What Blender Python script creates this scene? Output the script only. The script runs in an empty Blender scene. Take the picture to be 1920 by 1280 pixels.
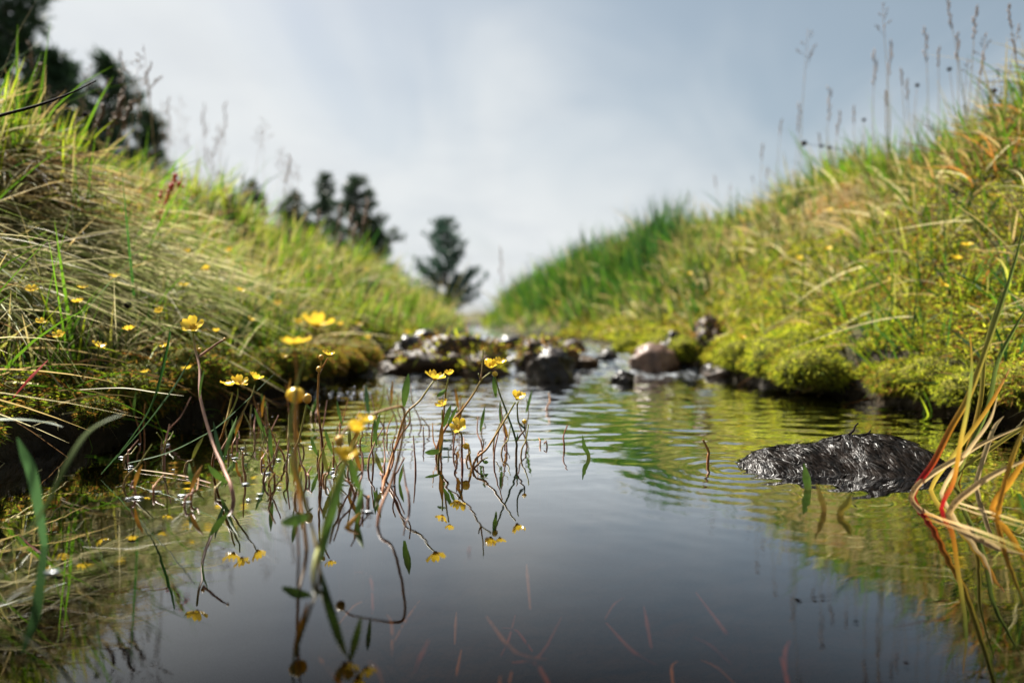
import bpy, math, random
import numpy as np
from mathutils import Vector, Matrix

random.seed(7); rng = np.random.default_rng(11)
scn = bpy.context.scene
COL = scn.collection
R = math.radians

# ------------------------------------------------------------------ camera
FPX = 1280.0                       # focal length in photo pixels (24 mm on 36 mm)
CAM = Vector((0, 0, 0.12)); PITCH = math.atan(40 / FPX)
cam = bpy.data.cameras.new('camera'); cam.lens = 24; cam.sensor_width = 36
cam.clip_start = 0.01; cam.clip_end = 8000
cam.dof.use_dof = True; cam.dof.focus_distance = 0.57; cam.dof.aperture_fstop = 3.6
cam.dof.aperture_blades = 0
camo = bpy.data.objects.new('camera', cam); COL.objects.link(camo)
camo.location = CAM; camo.rotation_euler = (math.pi / 2 - PITCH, 0, 0)
scn.camera = camo

# ------------------------------------------------------------------ world and sun
SUN = Vector((-0.44, 0.46, 0.78)).normalized()
w = bpy.data.worlds.new('World'); scn.world = w; w.use_nodes = True
nt = w.node_tree; nt.nodes.clear(); N = nt.nodes.new; Lk = nt.links.new
def mth(nt, op, a, b=None, clamp=False):
    n = nt.nodes.new('ShaderNodeMath'); n.operation = op; n.use_clamp = clamp
    for i, v in enumerate((a, b)):
        if v is None: continue
        if isinstance(v, (int, float)): n.inputs[i].default_value = v
        else: nt.links.new(v, n.inputs[i])
    return n.outputs[0]
sky = N('ShaderNodeTexSky'); sky.sky_type = 'NISHITA'; sky.sun_disc = False
sky.sun_elevation = math.asin(SUN.z); sky.sun_rotation = math.atan2(SUN.x, SUN.y)
sky.dust_density = 2.5; sky.air_density = 1.0
tc = N('ShaderNodeTexCoord'); sep = N('ShaderNodeSeparateXYZ'); Lk(tc.outputs['Generated'], sep.inputs[0])
zz = mth(nt, 'MAXIMUM', sep.outputs[2], 0.0)
den = mth(nt, 'ADD', zz, 0.22)
cmb = N('ShaderNodeCombineXYZ')
Lk(mth(nt, 'DIVIDE', sep.outputs[0], den), cmb.inputs[0]); Lk(mth(nt, 'DIVIDE', sep.outputs[1], den), cmb.inputs[1])
mp = N('ShaderNodeMapping'); mp.inputs['Rotation'].default_value = (0, 0, R(32)); mp.inputs['Scale'].default_value = (1.15, 0.5, 1)
mp.inputs['Location'].default_value = (0.35, 0.2, 0)
Lk(cmb.outputs[0], mp.inputs[0])
n1 = N('ShaderNodeTexNoise'); n1.inputs['Scale'].default_value = 1.25; n1.inputs['Detail'].default_value = 3.5; n1.inputs['Roughness'].default_value = 0.5; n1.inputs['Distortion'].default_value = 1.1
Lk(mp.outputs[0], n1.inputs['Vector'])
# veil of thin high cloud: thickens towards the horizon, thinner to one side
veil = mth(nt, 'SUBTRACT', 1.12, mth(nt, 'MULTIPLY', zz, 2.0))
side = mth(nt, 'MULTIPLY', sep.outputs[0], -0.62)
f = mth(nt, 'ADD', mth(nt, 'ADD', veil, side), mth(nt, 'MULTIPLY', mth(nt, 'SUBTRACT', n1.outputs[0], 0.5), 1.7))
mr = N('ShaderNodeMapRange'); mr.interpolation_type = 'SMOOTHSTEP'
mr.inputs['From Min'].default_value = 0.0; mr.inputs['From Max'].default_value = 1.0
mr.inputs['To Min'].default_value = 0.22; mr.inputs['To Max'].default_value = 0.98
Lk(f, mr.inputs['Value'])
n2 = N('ShaderNodeTexNoise'); n2.inputs['Scale'].default_value = 2.6; n2.inputs['Detail'].default_value = 5
mp2 = N('ShaderNodeMapping'); mp2.inputs['Location'].default_value = (3.1, 1.7, 0.4); Lk(cmb.outputs[0], mp2.inputs[0]); Lk(mp2.outputs[0], n2.inputs['Vector'])
cr = N('ShaderNodeValToRGB'); cr.color_ramp.elements[0].position = 0.28; cr.color_ramp.elements[1].position = 0.55
cr.color_ramp.elements[0].color = (0.90, 0.91, 0.93, 1); cr.color_ramp.elements[1].color = (1, 1, 1, 1)
Lk(n2.outputs[0], cr.inputs[0])
cl = N('ShaderNodeMix'); cl.data_type = 'RGBA'; cl.blend_type = 'MULTIPLY'; cl.inputs[0].default_value = 1
Lk(cr.outputs[0], cl.inputs[6]); cl.inputs[7].default_value = (4.15, 4.32, 4.38, 1)
mx = N('ShaderNodeMix'); mx.data_type = 'RGBA'; Lk(mr.outputs[0], mx.inputs[0]); hsn = N('ShaderNodeHueSaturation'); hsn.inputs['Hue'].default_value = .478; hsn.inputs['Saturation'].default_value = 1.0; hsn.inputs['Value'].default_value = .50; Lk(sky.outputs[0], hsn.inputs['Color']); Lk(hsn.outputs[0], mx.inputs[6]); Lk(cl.outputs[2], mx.inputs[7])
bg = N('ShaderNodeBackground'); bg.inputs[1].default_value = 0.05
wo = N('ShaderNodeOutputWorld'); Lk(mx.outputs[2], bg.inputs[0]); Lk(bg.outputs[0], wo.inputs[0])

sl = bpy.data.lights.new('sun', 'SUN'); sl.energy = 5.0; sl.angle = R(0.6); sl.color = (1, 0.95, 0.86)
so = bpy.data.objects.new('sun', sl); COL.objects.link(so); so.rotation_euler = SUN.to_track_quat('Z', 'Y').to_euler()

scn.view_settings.view_transform = 'Standard'; scn.view_settings.look = 'None'
scn.view_settings.exposure = 1.98; scn.view_settings.gamma = 1
scn.cycles.use_denoising = True
scn.cycles.max_bounces = 7; scn.cycles.transparent_max_bounces = 16; scn.cycles.glossy_bounces = 4
scn.cycles.sample_clamp_indirect = 6.0; scn.cycles.caustics_reflective = False

# ------------------------------------------------------------------ pixel -> place helpers
_f = Vector((0, math.cos(PITCH), -math.sin(PITCH))); _u = Vector((0, math.sin(PITCH), math.cos(PITCH)))
def ray(px, py): return _f + Vector((1, 0, 0)) * ((px - 960) / FPX) + _u * ((640 - py) / FPX)
def P(px, py, d):
    r = ray(px, py); return CAM + r * (d / r.y)
def Wp(px, py, z=0.0):
    r = ray(px, py); return CAM + r * ((z - CAM.z) / r.z)

# ------------------------------------------------------------------ noise + terrain height
def _hash(ix, iy, s):
    h = (ix.astype(np.int64) * 374761393 + iy.astype(np.int64) * 668265263 + s * 974711) & 0xffffffff
    h = ((h ^ (h >> 13)) * 1274126177) & 0xffffffff
    return ((h ^ (h >> 16)) & 0xffff) / 65535.0
def vn(x, y, s=0):
    x = np.asarray(x, float); y = np.asarray(y, float)
    ix = np.floor(x); iy = np.floor(y); fx = x - ix; fy = y - iy
    fx = fx * fx * (3 - 2 * fx); fy = fy * fy * (3 - 2 * fy)
    a = _hash(ix, iy, s); b = _hash(ix + 1, iy, s); c = _hash(ix, iy + 1, s); d = _hash(ix + 1, iy + 1, s)
    return (a * (1 - fx) + b * fx) * (1 - fy) + (c * (1 - fx) + d * fx) * fy
def fbm(x, y, s=0, o=4):
    t = 0; a = 0.5
    for k in range(o):
        t = t + a * (vn(x, y, s + k) - 0.5); x = np.asarray(x) * 2.03 + 1.7; y = np.asarray(y) * 2.03 + 3.1; a *= 0.5
    return t
EY = [-6, -1, 0, .3, .55, .77, .96, 1.14, 1.35, 1.55, 1.9, 2.36, 3, 5, 8, 14, 30, 80]
ELX = [-.7, -.6, -.50, -.44, -.43, -.40, -.375, -.36, -.34, -.31, -.25, -.20, -.15, -.30, -.51, -.92, -2.0, -5.2]
ERX = [.9, .75, .66, .64, .62, .59, .54, .475, .43, .40, .33, .24, .02, -.26, -.47, -.88, -1.9, -4.9]
def el(y): return np.interp(y, EY, ELX) + 0.03 * fbm(np.asarray(y) * 5, 0.3, 5) * (np.asarray(y) < 6)
def er(y): return np.interp(y, EY, ERX) + 0.05 * fbm(np.asarray(y) * 4.5, 9.3, 6) * (np.asarray(y) < 6)
UL = [0, .015, .05, .15, .3, .55, .8, 1.1, 1.6, 3, 8, 40]
HL = [-.005, .045, .075, .14, .26, .40, .46, .50, .55, .62, .9, 1.4]
UR = [0, .015, .05, .15, .3, .5, .75, 1.0, 1.4, 2, 8, 40]
HR = [-.005, .045, .082, .145, .30, .40, .45, .49, .54, .62, .95, 1.4]
def zwat(y): return np.interp(y, [1.38, 1.5, 1.75, 1.95, 2.3, 2.9, 3.6, 9], [0, .004, .022, .032, .04, .05, .055, .06])
def Hn(x, y):
    x = np.asarray(x, float); y = np.asarray(y, float)
    l = el(y); r = er(y)
    ul = l - x; ur = x - r
    sL = np.interp(y, [0, 1.2, 2, 3, 4.5, 6, 10, 16, 40], [.97, .95, .85, .78, .68, .56, .36, .26, .2])
    sR = np.interp(y, [0, 5, 8, 14, 30], [1, 1, .85, .5, .2])
    hl = np.interp(ul, UL, HL) * sL; hr = np.interp(ur, UR, HR) * sR
    base = np.where(ul > 0, hl, np.where(ur > 0, hr, 0))
    u = np.maximum(np.maximum(ul, ur), 0)
    far = np.clip(np.hypot(x, y) / 30, 0, 1)
    amp = np.clip(u * 0.42, 0, 0.13)
    bump = fbm(x * 3.2, y * 2.4, 3) * amp * 1.6 + fbm(x * 6, y * 5.5, 43, 3) * amp * .8 + fbm(x * 11, y * 9, 13, 3) * np.clip(u, 0, .07) * .55
    for gx, gy, ga, gr in ((-.70, 1.0, .10, .15), (-.56, .93, -.03, .06), (.86, 1.72, .05, .10), (.77, 1.62, -.05, .055), (1.0, 1.15, .08, .16), (.88, 1.1, .08, .3), (1.32, 1.45, .04, .30), (-.95, 1.9, .06, .2), (.75, 2.4, .05, .18), (.62, 1.25, .03, .09), (-.52, 1.5, .035, .1)):
        bump = bump + np.where(u > .03, ga * np.exp(-((x - gx) ** 2 + (y - gy) ** 2) / gr ** 2), 0)
    inside = np.minimum(x - l, r - x)
    bed = -np.clip(inside * 2.4, 0, 0.22) + fbm(x * 8, y * 8, 21) * np.clip(inside, 0, .06)
    h = np.where(u > 0, base + bump, bed - .005) + zwat(y) * (1 - far) + far * fbm(x * .05, y * .05, 40) * 2
    return h
def H(x, y): return float(Hn(np.array([x]), np.array([y]))[0])
def hit(px, py, dmin=.25, dmax=12):
    r = ray(px, py); d = np.geomspace(dmin, dmax, 1500)
    xs = CAM.x + r.x / r.y * d; zs = CAM.z + r.z / r.y * d
    below = np.nonzero(zs < Hn(xs, d))[0]
    if not len(below): return hit(px, py + 12, dmin, dmax)
    i = below[0]
    if d[i] > 9 and py < 570: return hit(px, py + 12, dmin, dmax)
    return Vector((xs[i], d[i], float(Hn(xs[i:i + 1], d[i:i + 1])[0])))

# ------------------------------------------------------------------ materials
MATS = {}
def new_mat(name):
    m = bpy.data.materials.new(name); m.use_nodes = True; m.node_tree.nodes.clear(); MATS[name] = m
    nt = m.node_tree; out = nt.nodes.new('ShaderNodeOutputMaterial'); return m, nt, out
def simple(name, col, rough=.6, var=.25, scale=60, transl=0, spec=.4, attr=False, bump=0, sheen=None, col2=None):
    m, nt, out = new_mat(name); b = nt.nodes.new('ShaderNodeBsdfPrincipled')
    b.inputs['Roughness'].default_value = rough; b.inputs['Specular IOR Level'].default_value = spec
    tcn = nt.nodes.new('ShaderNodeTexCoord')
    no = nt.nodes.new('ShaderNodeTexNoise'); no.inputs['Scale'].default_value = scale; no.inputs['Detail'].default_value = 5
    nt.links.new(tcn.outputs['Object'], no.inputs['Vector'])
    mix = nt.nodes.new('ShaderNodeMix'); mix.data_type = 'RGBA'
    if attr:
        a = nt.nodes.new('ShaderNodeAttribute'); a.attribute_name = 'col'
        hs = nt.nodes.new('ShaderNodeHueSaturation'); hs.inputs['Value'].default_value = 1 + var; nt.links.new(a.outputs[0], hs.inputs['Color'])
        hs2 = nt.nodes.new('ShaderNodeHueSaturation'); hs2.inputs['Value'].default_value = 1 - var; nt.links.new(a.outputs[0], hs2.inputs['Color'])
        nt.links.new(hs2.outputs[0], mix.inputs[6]); nt.links.new(hs.outputs[0], mix.inputs[7])
    else:
        c2 = col2 or [min(1, c * (1 + var)) for c in col]
        mix.inputs[6].default_value = (*[c * (1 - var) for c in col], 1) if not col2 else (*col, 1)
        mix.inputs[7].default_value = (*c2, 1)
    rm = nt.nodes.new('ShaderNodeMapRange'); rm.inputs['From Min'].default_value = .35; rm.inputs['From Max'].default_value = .65
    nt.links.new(no.outputs[0], rm.inputs['Value']); nt.links.new(rm.outputs[0], mix.inputs[0])
    nt.links.new(mix.outputs[2], b.inputs['Base Color'])
    if bump:
        bp = nt.nodes.new('ShaderNodeBump'); bp.inputs['Strength'].default_value = bump; bp.inputs['Distance'].default_value = .004
        nt.links.new(no.outputs[0], bp.inputs['Height']); nt.links.new(bp.outputs[0], b.inputs['Normal'])
    if transl:
        t = nt.nodes.new('ShaderNodeBsdfTranslucent'); nt.links.new(mix.outputs[2], t.inputs[0])
        ms = nt.nodes.new('ShaderNodeMixShader'); ms.inputs[0].default_value = transl
        nt.links.new(b.outputs[0], ms.inputs[1]); nt.links.new(t.outputs[0], ms.inputs[2]); nt.links.new(ms.outputs[0], out.inputs[0])
    else: nt.links.new(b.outputs[0], out.inputs[0])
    return m
M_grass = simple('grass_blade', None, .55, .18, 25, .52, .28, attr=True)
M_moss = simple('moss_leaf', None, .75, .25, 40, .55, .2, attr=True)
M_petal = simple('petal_yellow', (.74, .52, .045), .32, .08, 300, .3, .5)
M_centre = simple('flower_centre', (.55, .34, .03), .6, .25, 900, .1)
M_bud = simple('bud_ochre', (.50, .29, .04), .5, .25, 500, .15)
M_stem = simple('stem_attr', None, .55, .22, 160, .15, .28, attr=True)
M_wetmoss = simple('wet_moss', (.004, .0035, .003), .42, .5, 140, 0, .22, col2=(.013, .008, .005))
M_rockdark = simple('wet_dark_stone', (.006, .005, .0045), .36, .4, 45, 0, .25, bump=.8, col2=(.035, .027, .022))
M_rockpink = simple('pale_pink_stone', (.06, .036, .026), .5, .2, 22, 0, .3, bump=.9, col2=(.20, .12, .085))
M_rockmoss = simple('mossy_brown_stone', (.014, .008, .005), .6, .3, 38, 0, .3, bump=1, col2=(.055, .03, .01))
M_cushion = simple('moss_body', (.03, .035, .006), .9, .3, 60, 0, .1, bump=1, col2=(.13, .12, .015))
M_bark = simple('bark', (.06, .04, .03), .9, .3, 30, 0, .1, bump=.6)
M_needle = simple('pine_needle', None, .5, .2, 6, .15, .3, attr=True)
M_red = simple('sorrel_red', (.55, .03, .015), .6, .3, 200, .2)
M_dark = simple('dark_stalk', (.012, .008, .007), .85, .3, 200, 0, .08)
M_head = simple('seed_head_brown', (.13, .075, .04), .7, .35, 300, .25)
M_glint_foam = simple('glint_foam_fleck', (.25, .27, .29), .2, .1, 200, 0, .6)  # pale flecks standing in for sky glints on the water, also bubbles

m, nt, out = new_mat('peaty_ground')      # dark peat, thatch and moss; the silt of the bed below the water line
b = nt.nodes.new('ShaderNodeBsdfPrincipled'); b.inputs['Roughness'].default_value = .9; b.inputs['Specular IOR Level'].default_value = .2
geo = nt.nodes.new('ShaderNodeNewGeometry'); sp = nt.nodes.new('ShaderNodeSeparateXYZ'); nt.links.new(geo.outputs['Position'], sp.inputs[0])
def noi(scale, det=6):
    n = nt.nodes.new('ShaderNodeTexNoise'); n.inputs['Scale'].default_value = scale; n.inputs['Detail'].default_value = det
    nt.links.new(geo.outputs['Position'], n.inputs['Vector']); return n.outputs[0]
def ramp(v, pts):
    r = nt.nodes.new('ShaderNodeValToRGB'); e = r.color_ramp.elements
    while len(e) < len(pts): e.new(.5)
    for k, (p, c) in enumerate(pts): e[k].position = p; e[k].color = (*c, 1)
    nt.links.new(v, r.inputs[0]); return r.outputs[0]
land = ramp(noi(9), [(.3, (.012, .008, .004)), (.45, (.03, .026, .008)), (.56, (.055, .055, .012)), (.7, (.09, .07, .022))])
bed = ramp(noi(14), [(.32, (.004, .003, .0015)), (.52, (.012, .007, .0025)), (.66, (.024, .012, .004)), (.8, (.06, .03, .008))])
mxn = nt.nodes.new('ShaderNodeMix'); mxn.data_type = 'RGBA'
mrr = nt.nodes.new('ShaderNodeMapRange'); mrr.inputs['From Min'].default_value = -.01; mrr.inputs['From Max'].default_value = .10
nt.links.new(sp.outputs[2], mrr.inputs['Value']); nt.links.new(mrr.outputs[0], mxn.inputs[0]); nt.links.new(bed, mxn.inputs[6]); nt.links.new(land, mxn.inputs[7])
nt.links.new(mxn.outputs[2], b.inputs['Base Color'])
bp = nt.nodes.new('ShaderNodeBump'); bp.inputs['Strength'].default_value = 1; bp.inputs['Distance'].default_value = .025
nt.links.new(noi(55), bp.inputs['Height']); nt.links.new(bp.outputs[0], b.inputs['Normal']); nt.links.new(b.outputs[0], out.inputs[0])
M_ground = m

m, nt, out = new_mat('stream_water')      # clear peat-tinted water, fresnel mirror on top, white where it breaks
geo = nt.nodes.new('ShaderNodeNewGeometry')
mpw = nt.nodes.new('ShaderNodeMapping'); mpw.inputs['Scale'].default_value = (22, 42, 1); nt.links.new(geo.outputs['Position'], mpw.inputs[0])
nw = nt.nodes.new('ShaderNodeTexNoise'); nw.inputs['Scale'].default_value = 1; nw.inputs['Detail'].default_value = 3; nt.links.new(mpw.outputs[0], nw.inputs['Vector'])
at = nt.nodes.new('ShaderNodeAttribute'); at.attribute_name = 'col'; sc = nt.nodes.new('ShaderNodeSeparateColor'); nt.links.new(at.outputs[0], sc.inputs[0])
bp = nt.nodes.new('ShaderNodeBump'); bp.inputs['Distance'].default_value = .003
nt.links.new(sc.outputs[1], bp.inputs['Strength']); nt.links.new(nw.outputs[0], bp.inputs['Height'])
fr = nt.nodes.new('ShaderNodeFresnel'); fr.inputs[0].default_value = 1.45; nt.links.new(bp.outputs[0], fr.inputs['Normal'])
gl = nt.nodes.new('ShaderNodeBsdfGlossy'); gl.inputs['Color'].default_value = (1, 1, 1, 1); gl.inputs['Roughness'].default_value = .012; nt.links.new(bp.outputs[0], gl.inputs['Normal'])
tr = nt.nodes.new('ShaderNodeBsdfTransparent'); tr.inputs[0].default_value = (.26, .19, .12, 1)
m1 = nt.nodes.new('ShaderNodeMixShader'); nt.links.new(mth(nt, 'MULTIPLY', mth(nt, 'SUBTRACT', fr.outputs[0], .072), 3.2, True), m1.inputs[0]); nt.links.new(tr.outputs[0], m1.inputs[1]); nt.links.new(gl.outputs[0], m1.inputs[2])
df = nt.nodes.new('ShaderNodeBsdfPrincipled'); df.inputs['Base Color'].default_value = (.20, .215, .23, 1); df.inputs['Roughness'].default_value = .35
m2 = nt.nodes.new('ShaderNodeMixShader'); nt.links.new(sc.outputs[0], m2.inputs[0]); nt.links.new(m1.outputs[0], m2.inputs[1]); nt.links.new(df.outputs[0], m2.inputs[2])
nt.links.new(m2.outputs[0], out.inputs[0]); M_water = m

# ------------------------------------------------------------------ mesh helpers
def mesh_np(name, V, F, col=None, smooth=True):
    V = np.asarray(V, np.float32).reshape(-1, 3); me = bpy.data.meshes.new(name)
    Fs = F if isinstance(F, list) else [F]
    Fs = [np.asarray(f, np.int32) for f in Fs if len(f)]
    lt = np.concatenate([np.full(len(f), f.shape[1], np.int32) for f in Fs]); li = np.concatenate([f.ravel() for f in Fs])
    me.vertices.add(len(V)); me.vertices.foreach_set('co', V.ravel())
    me.loops.add(len(li)); me.loops.foreach_set('vertex_index', li)
    me.polygons.add(len(lt)); ls = np.concatenate(([0], np.cumsum(lt)[:-1])).astype(np.int32)
    me.polygons.foreach_set('loop_start', ls); me.polygons.foreach_set('loop_total', lt)
    me.polygons.foreach_set('use_smooth', np.full(len(lt), smooth))
    me.update(calc_edges=True)
    if col is not None:
        a = me.attributes.new('col', 'FLOAT_COLOR', 'POINT'); c = np.ones((len(V), 4), np.float32); c[:, :3] = np.asarray(col, np.float32)
        a.data.foreach_set('color', c.ravel())
    return me
def obj(name, me, mat, parent=None, loc=None):
    if mat and not me.materials: me.materials.append(mat)
    o = bpy.data.objects.new(name, me); COL.objects.link(o)
    if parent: o.parent = parent
    if loc is not None: o.location = loc
    return o
def tag(o, label=None, cat=None, group=None, kind=None):
    if label: o['label'] = label
    if cat: o['category'] = cat
    if group: o['group'] = group
    if kind: o['kind'] = kind
    return o
def empty(name, loc): 
    o = bpy.data.objects.new(name, None); COL.objects.link(o); o.location = loc; o.empty_display_size = .01; return o
class MB:
    def __init__(s): s.V = []; s.F3 = []; s.F4 = []; s.C = []; s.n = 0
    def add(s, V, F, C=None):
        V = np.asarray(V, float).reshape(-1, 3); F = np.asarray(F, int)
        (s.F4 if F.shape[1] == 4 else s.F3).append(F + s.n); s.V.append(V); s.n += len(V)
        s.C.append(np.broadcast_to(np.asarray(C if C is not None else (1, 1, 1), float), (len(V), 3)))
    def mesh(s, name, smooth=True, off=None):
        V = np.concatenate(s.V)
        if off is not None: V = V - np.array(off)
        F = [np.concatenate(x) for x in (s.F3, s.F4) if x]
        return mesh_np(name, V, F, np.concatenate(s.C), smooth)
def catmull(pts, n=6):
    p = [np.array(q, float) for q in pts]
    if len(p) < 3: return np.array([p[0] + (p[1] - p[0]) * t for t in np.linspace(0, 1, n + 1)])
    p = [2 * p[0] - p[1]] + p + [2 * p[-1] - p[-2]]; o = []
    for i in range(1, len(p) - 2):
        a, b, c, d = p[i - 1:i + 3]
        for k in range(n):
            t = k / n
            o.append(.5 * (2 * b + (c - a) * t + (2 * a - 5 * b + 4 * c - d) * t * t + (3 * b - a - 3 * c + d) * t ** 3))
    o.append(p[-2]); return np.array(o)
def frames(path):
    T = np.gradient(path, axis=0); T /= np.linalg.norm(T, axis=1, keepdims=True) + 1e-9
    n0 = np.cross(T[0], [0, 1, 0.01]); 
    if np.linalg.norm(n0) < .1: n0 = np.cross(T[0], [1, 0, 0])
    Ns = []; n = n0
    for t in T:
        n = n - t * np.dot(n, t); n /= np.linalg.norm(n) + 1e-9; Ns.append(n)
    Ns = np.array(Ns); return T, Ns, np.cross(T, Ns)
def tube(mb, path, r, sides=6, C=None):
    path = np.asarray(path, float); n = len(path); r = np.interp(np.linspace(0, 1, n), np.linspace(0, 1, len(r)), r)
    T, A, B = frames(path); th = np.arange(sides) / sides * 2 * math.pi
    V = path[:, None] + r[:, None, None] * (A[:, None] * np.cos(th)[None, :, None] + B[:, None] * np.sin(th)[None, :, None])
    i = np.arange(n - 1)[:, None] * sides; j = np.arange(sides)[None]; k = (j + 1) % sides
    F = np.stack([i + j, i + k, i + sides + k, i + sides + j], -1).reshape(-1, 4)
    if C is not None:
        C = np.asarray(C, float)
        if C.ndim == 2: C = np.repeat(np.stack([np.interp(np.linspace(0, 1, n), np.linspace(0, 1, len(C)), C[:, q]) for q in range(3)], 1), sides, 0)
    mb.add(V.reshape(-1, 3), F, C)
    mb.add(np.vstack([V[-1]]), np.array([[0, q, q + 1] for q in range(1, sides - 1)]), None if C is None else (C if np.ndim(C) == 1 else C[-1]))
def ribbon(mb, path, wd, C, fold=.25, face=(0, -1, .2)):
    path = np.asarray(path, float); n = len(path); ww = np.interp(np.linspace(0, 1, n), np.linspace(0, 1, len(wd)), wd)
    T = np.gradient(path, axis=0); T /= np.linalg.norm(T, axis=1, keepdims=True)
    S = np.cross(T, np.array(face)); S /= np.linalg.norm(S, axis=1, keepdims=True) + 1e-9; Nn = np.cross(S, T)
    V = np.stack([path - S * ww[:, None] / 2, path + Nn * ww[:, None] * fold, path + S * ww[:, None] / 2], 1).reshape(-1, 3)
    F = []
    for i in range(n - 1):
        a = i * 3; F += [[a, a + 1, a + 4, a + 3], [a + 1, a + 2, a + 5, a + 4]]
    C = np.asarray(C, float); C = np.stack([np.interp(np.linspace(0, 1, n), np.linspace(0, 1, len(C)), C[:, q]) for q in range(3)], 1)
    mb.add(V, F, np.repeat(C, 3, 0))
def blades(P0, d0, bend, L, W, c0, c1, nseg=4):
    """N curved tapering blades in one go: P0 bases, d0 start direction, bend vector (added with t^2)."""
    n = len(P0); t = np.linspace(0, 1, nseg + 1)
    p = P0[:, None] + L[:, None, None] * (d0[:, None] * t[None, :, None] + bend[:, None] * (t ** 2)[None, :, None])
    T = d0[:, None] + 2 * bend[:, None] * t[None, :, None]
    a = rng.uniform(0, 2 * math.pi, n); q = np.stack([np.cos(a), np.sin(a), np.zeros(n)], 1)
    S = np.cross(T, q[:, None]); S /= np.linalg.norm(S, axis=2, keepdims=True) + 1e-9
    wt = (1 - t ** 2.2) * .5 + .02
    V = np.stack([p - S * W[:, None, None] * wt[None, :, None], p + S * W[:, None, None] * wt[None, :, None]], 2)
    base = (np.arange(n) * (nseg + 1) * 2)[:, None]; k = np.arange(nseg)[None] * 2
    F = np.stack([base + k, base + k + 1, base + k + 3, base + k + 2], -1).reshape(-1, 4)
    C = c0[:, None] + (c1 - c0)[:, None] * t[None, :, None]
    C = np.repeat(C[:, :, None], 2, 2)
    return V.reshape(-1, 3), F, C.reshape(-1, 3)

# ------------------------------------------------------------------ ground, water, hill
def axis(near, step, far, ratio):
    a = [0.0]; s = step
    while a[-1] < far:
        if a[-1] > near: s *= ratio
        a.append(a[-1] + s)
    return np.array(a)
ys = axis(2.6, .018, 3000, 1.07); yb = axis(.4, .05, 400, 1.35); ys = np.concatenate([-yb[:0:-1], ys])
xs = axis(1.1, .011, 3000, 1.09); xs = np.concatenate([-xs[:0:-1], xs])
X, Y = np.meshgrid(xs, ys); Z = Hn(X, Y)
def grid_faces(ny, nx):
    i = np.arange(ny - 1)[:, None] * nx; j = np.arange(nx - 1)[None]
    return np.stack([i + j, i + j + 1, i + nx + j + 1, i + nx + j], -1).reshape(-1, 4)
tag(obj('ground', mesh_np('ground', np.stack([X, Y, Z], -1), grid_faces(*X.shape)), M_ground), kind='structure')

RK = Wp(1560, 890); RKL = Wp(1372, 880)
ys = np.concatenate([np.arange(-1.5, .15, .05), np.arange(.15, 1.3, .005), np.arange(1.3, 2.7, .008), np.arange(2.7, 6, .08)])
xs = np.arange(-.8, 1.0, .0055); X, Y = np.meshgrid(xs, ys)
Z = zwat(Y).copy()
turb = np.interp(Y, [.4, 1.0, 1.3, 1.45, 2.2, 2.6], [.0, .12, .35, 1, .9, .5])
Z += turb * (fbm(X * 26, Y * 20, 51, 4) * .020)
amp = np.interp(Y, [.15, .45, .6, .9, 1.3], [.008, .03, .16, .9, 1.6]) * (.25 + 1.5 * np.clip(vn(X * 4, Y * 3, 77) - .15, 0, 1)) * .00028
for k in range(26):
    a = rng.normal(math.pi / 2, .42); lam = rng.uniform(.016, .06); ph = rng.uniform(0, 6.3)
    Z += amp * .45 * (lam / .03) * np.sin(2 * math.pi / lam * (X * math.cos(a) + Y * math.sin(a)) + ph + 2.5 * vn(X * 9, Y * 9, 90 + k))
for c, A0, lam, dec in ((RKL, .0007, .018, .05), (RK + Vector((-.02, -.03, 0)), .00028, .021, .07), (Wp(905, 868), .0002, .013, .035), (Wp(822, 862), .0002, .014, .03)):
    dd = np.hypot(X - c.x, (Y - c.y) * 1.0); Z += A0 * np.sin(2 * math.pi * dd / lam + 2 * vn(X * 12, Y * 12, 61)) * np.exp(-dd / dec)
steep = np.interp(Y, [1.36, 1.46, 1.62, 1.9, 2.1, 2.6], [0, .95, .7, .9, .6, .3])
foam_and_glints = np.clip((vn(X * 44, Y * 22, 71) * .5 + vn(X * 120, Y * 60, 72) * .7 - .44) * 2.0, 0, 1) * steep
bst = np.interp(Y, [.2, .5, .9, 1.4], [.02, .035, .2, .45])
tag(obj('water', mesh_np('water', np.stack([X, Y, Z], -1), grid_faces(*X.shape), np.stack([foam_and_glints, bst, 0 * X], -1).reshape(-1, 3)), M_water), kind='structure')

mb = MB(); xs = np.linspace(-2500, 2500, 120); zt = 30 + 22 * np.exp(-((xs + 60) / 420) ** 2) + 40 * fbm(xs / 500, xs * 0, 33)
V = []; 
for q, (yy, k) in enumerate(((1700, -.2), (1850, .55), (2000, 1), (2300, .9), (2800, .2))): V.append(np.stack([xs, xs * 0 + yy, zt * k + 3 * fbm(xs / 60, xs * 0 + q, 35)], 1))
mb.add(np.concatenate(V), grid_faces(5, 120))
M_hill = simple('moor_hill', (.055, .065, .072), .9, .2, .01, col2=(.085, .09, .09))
tag(obj('hill', mb.mesh('hill'), M_hill), kind='structure')

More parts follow.
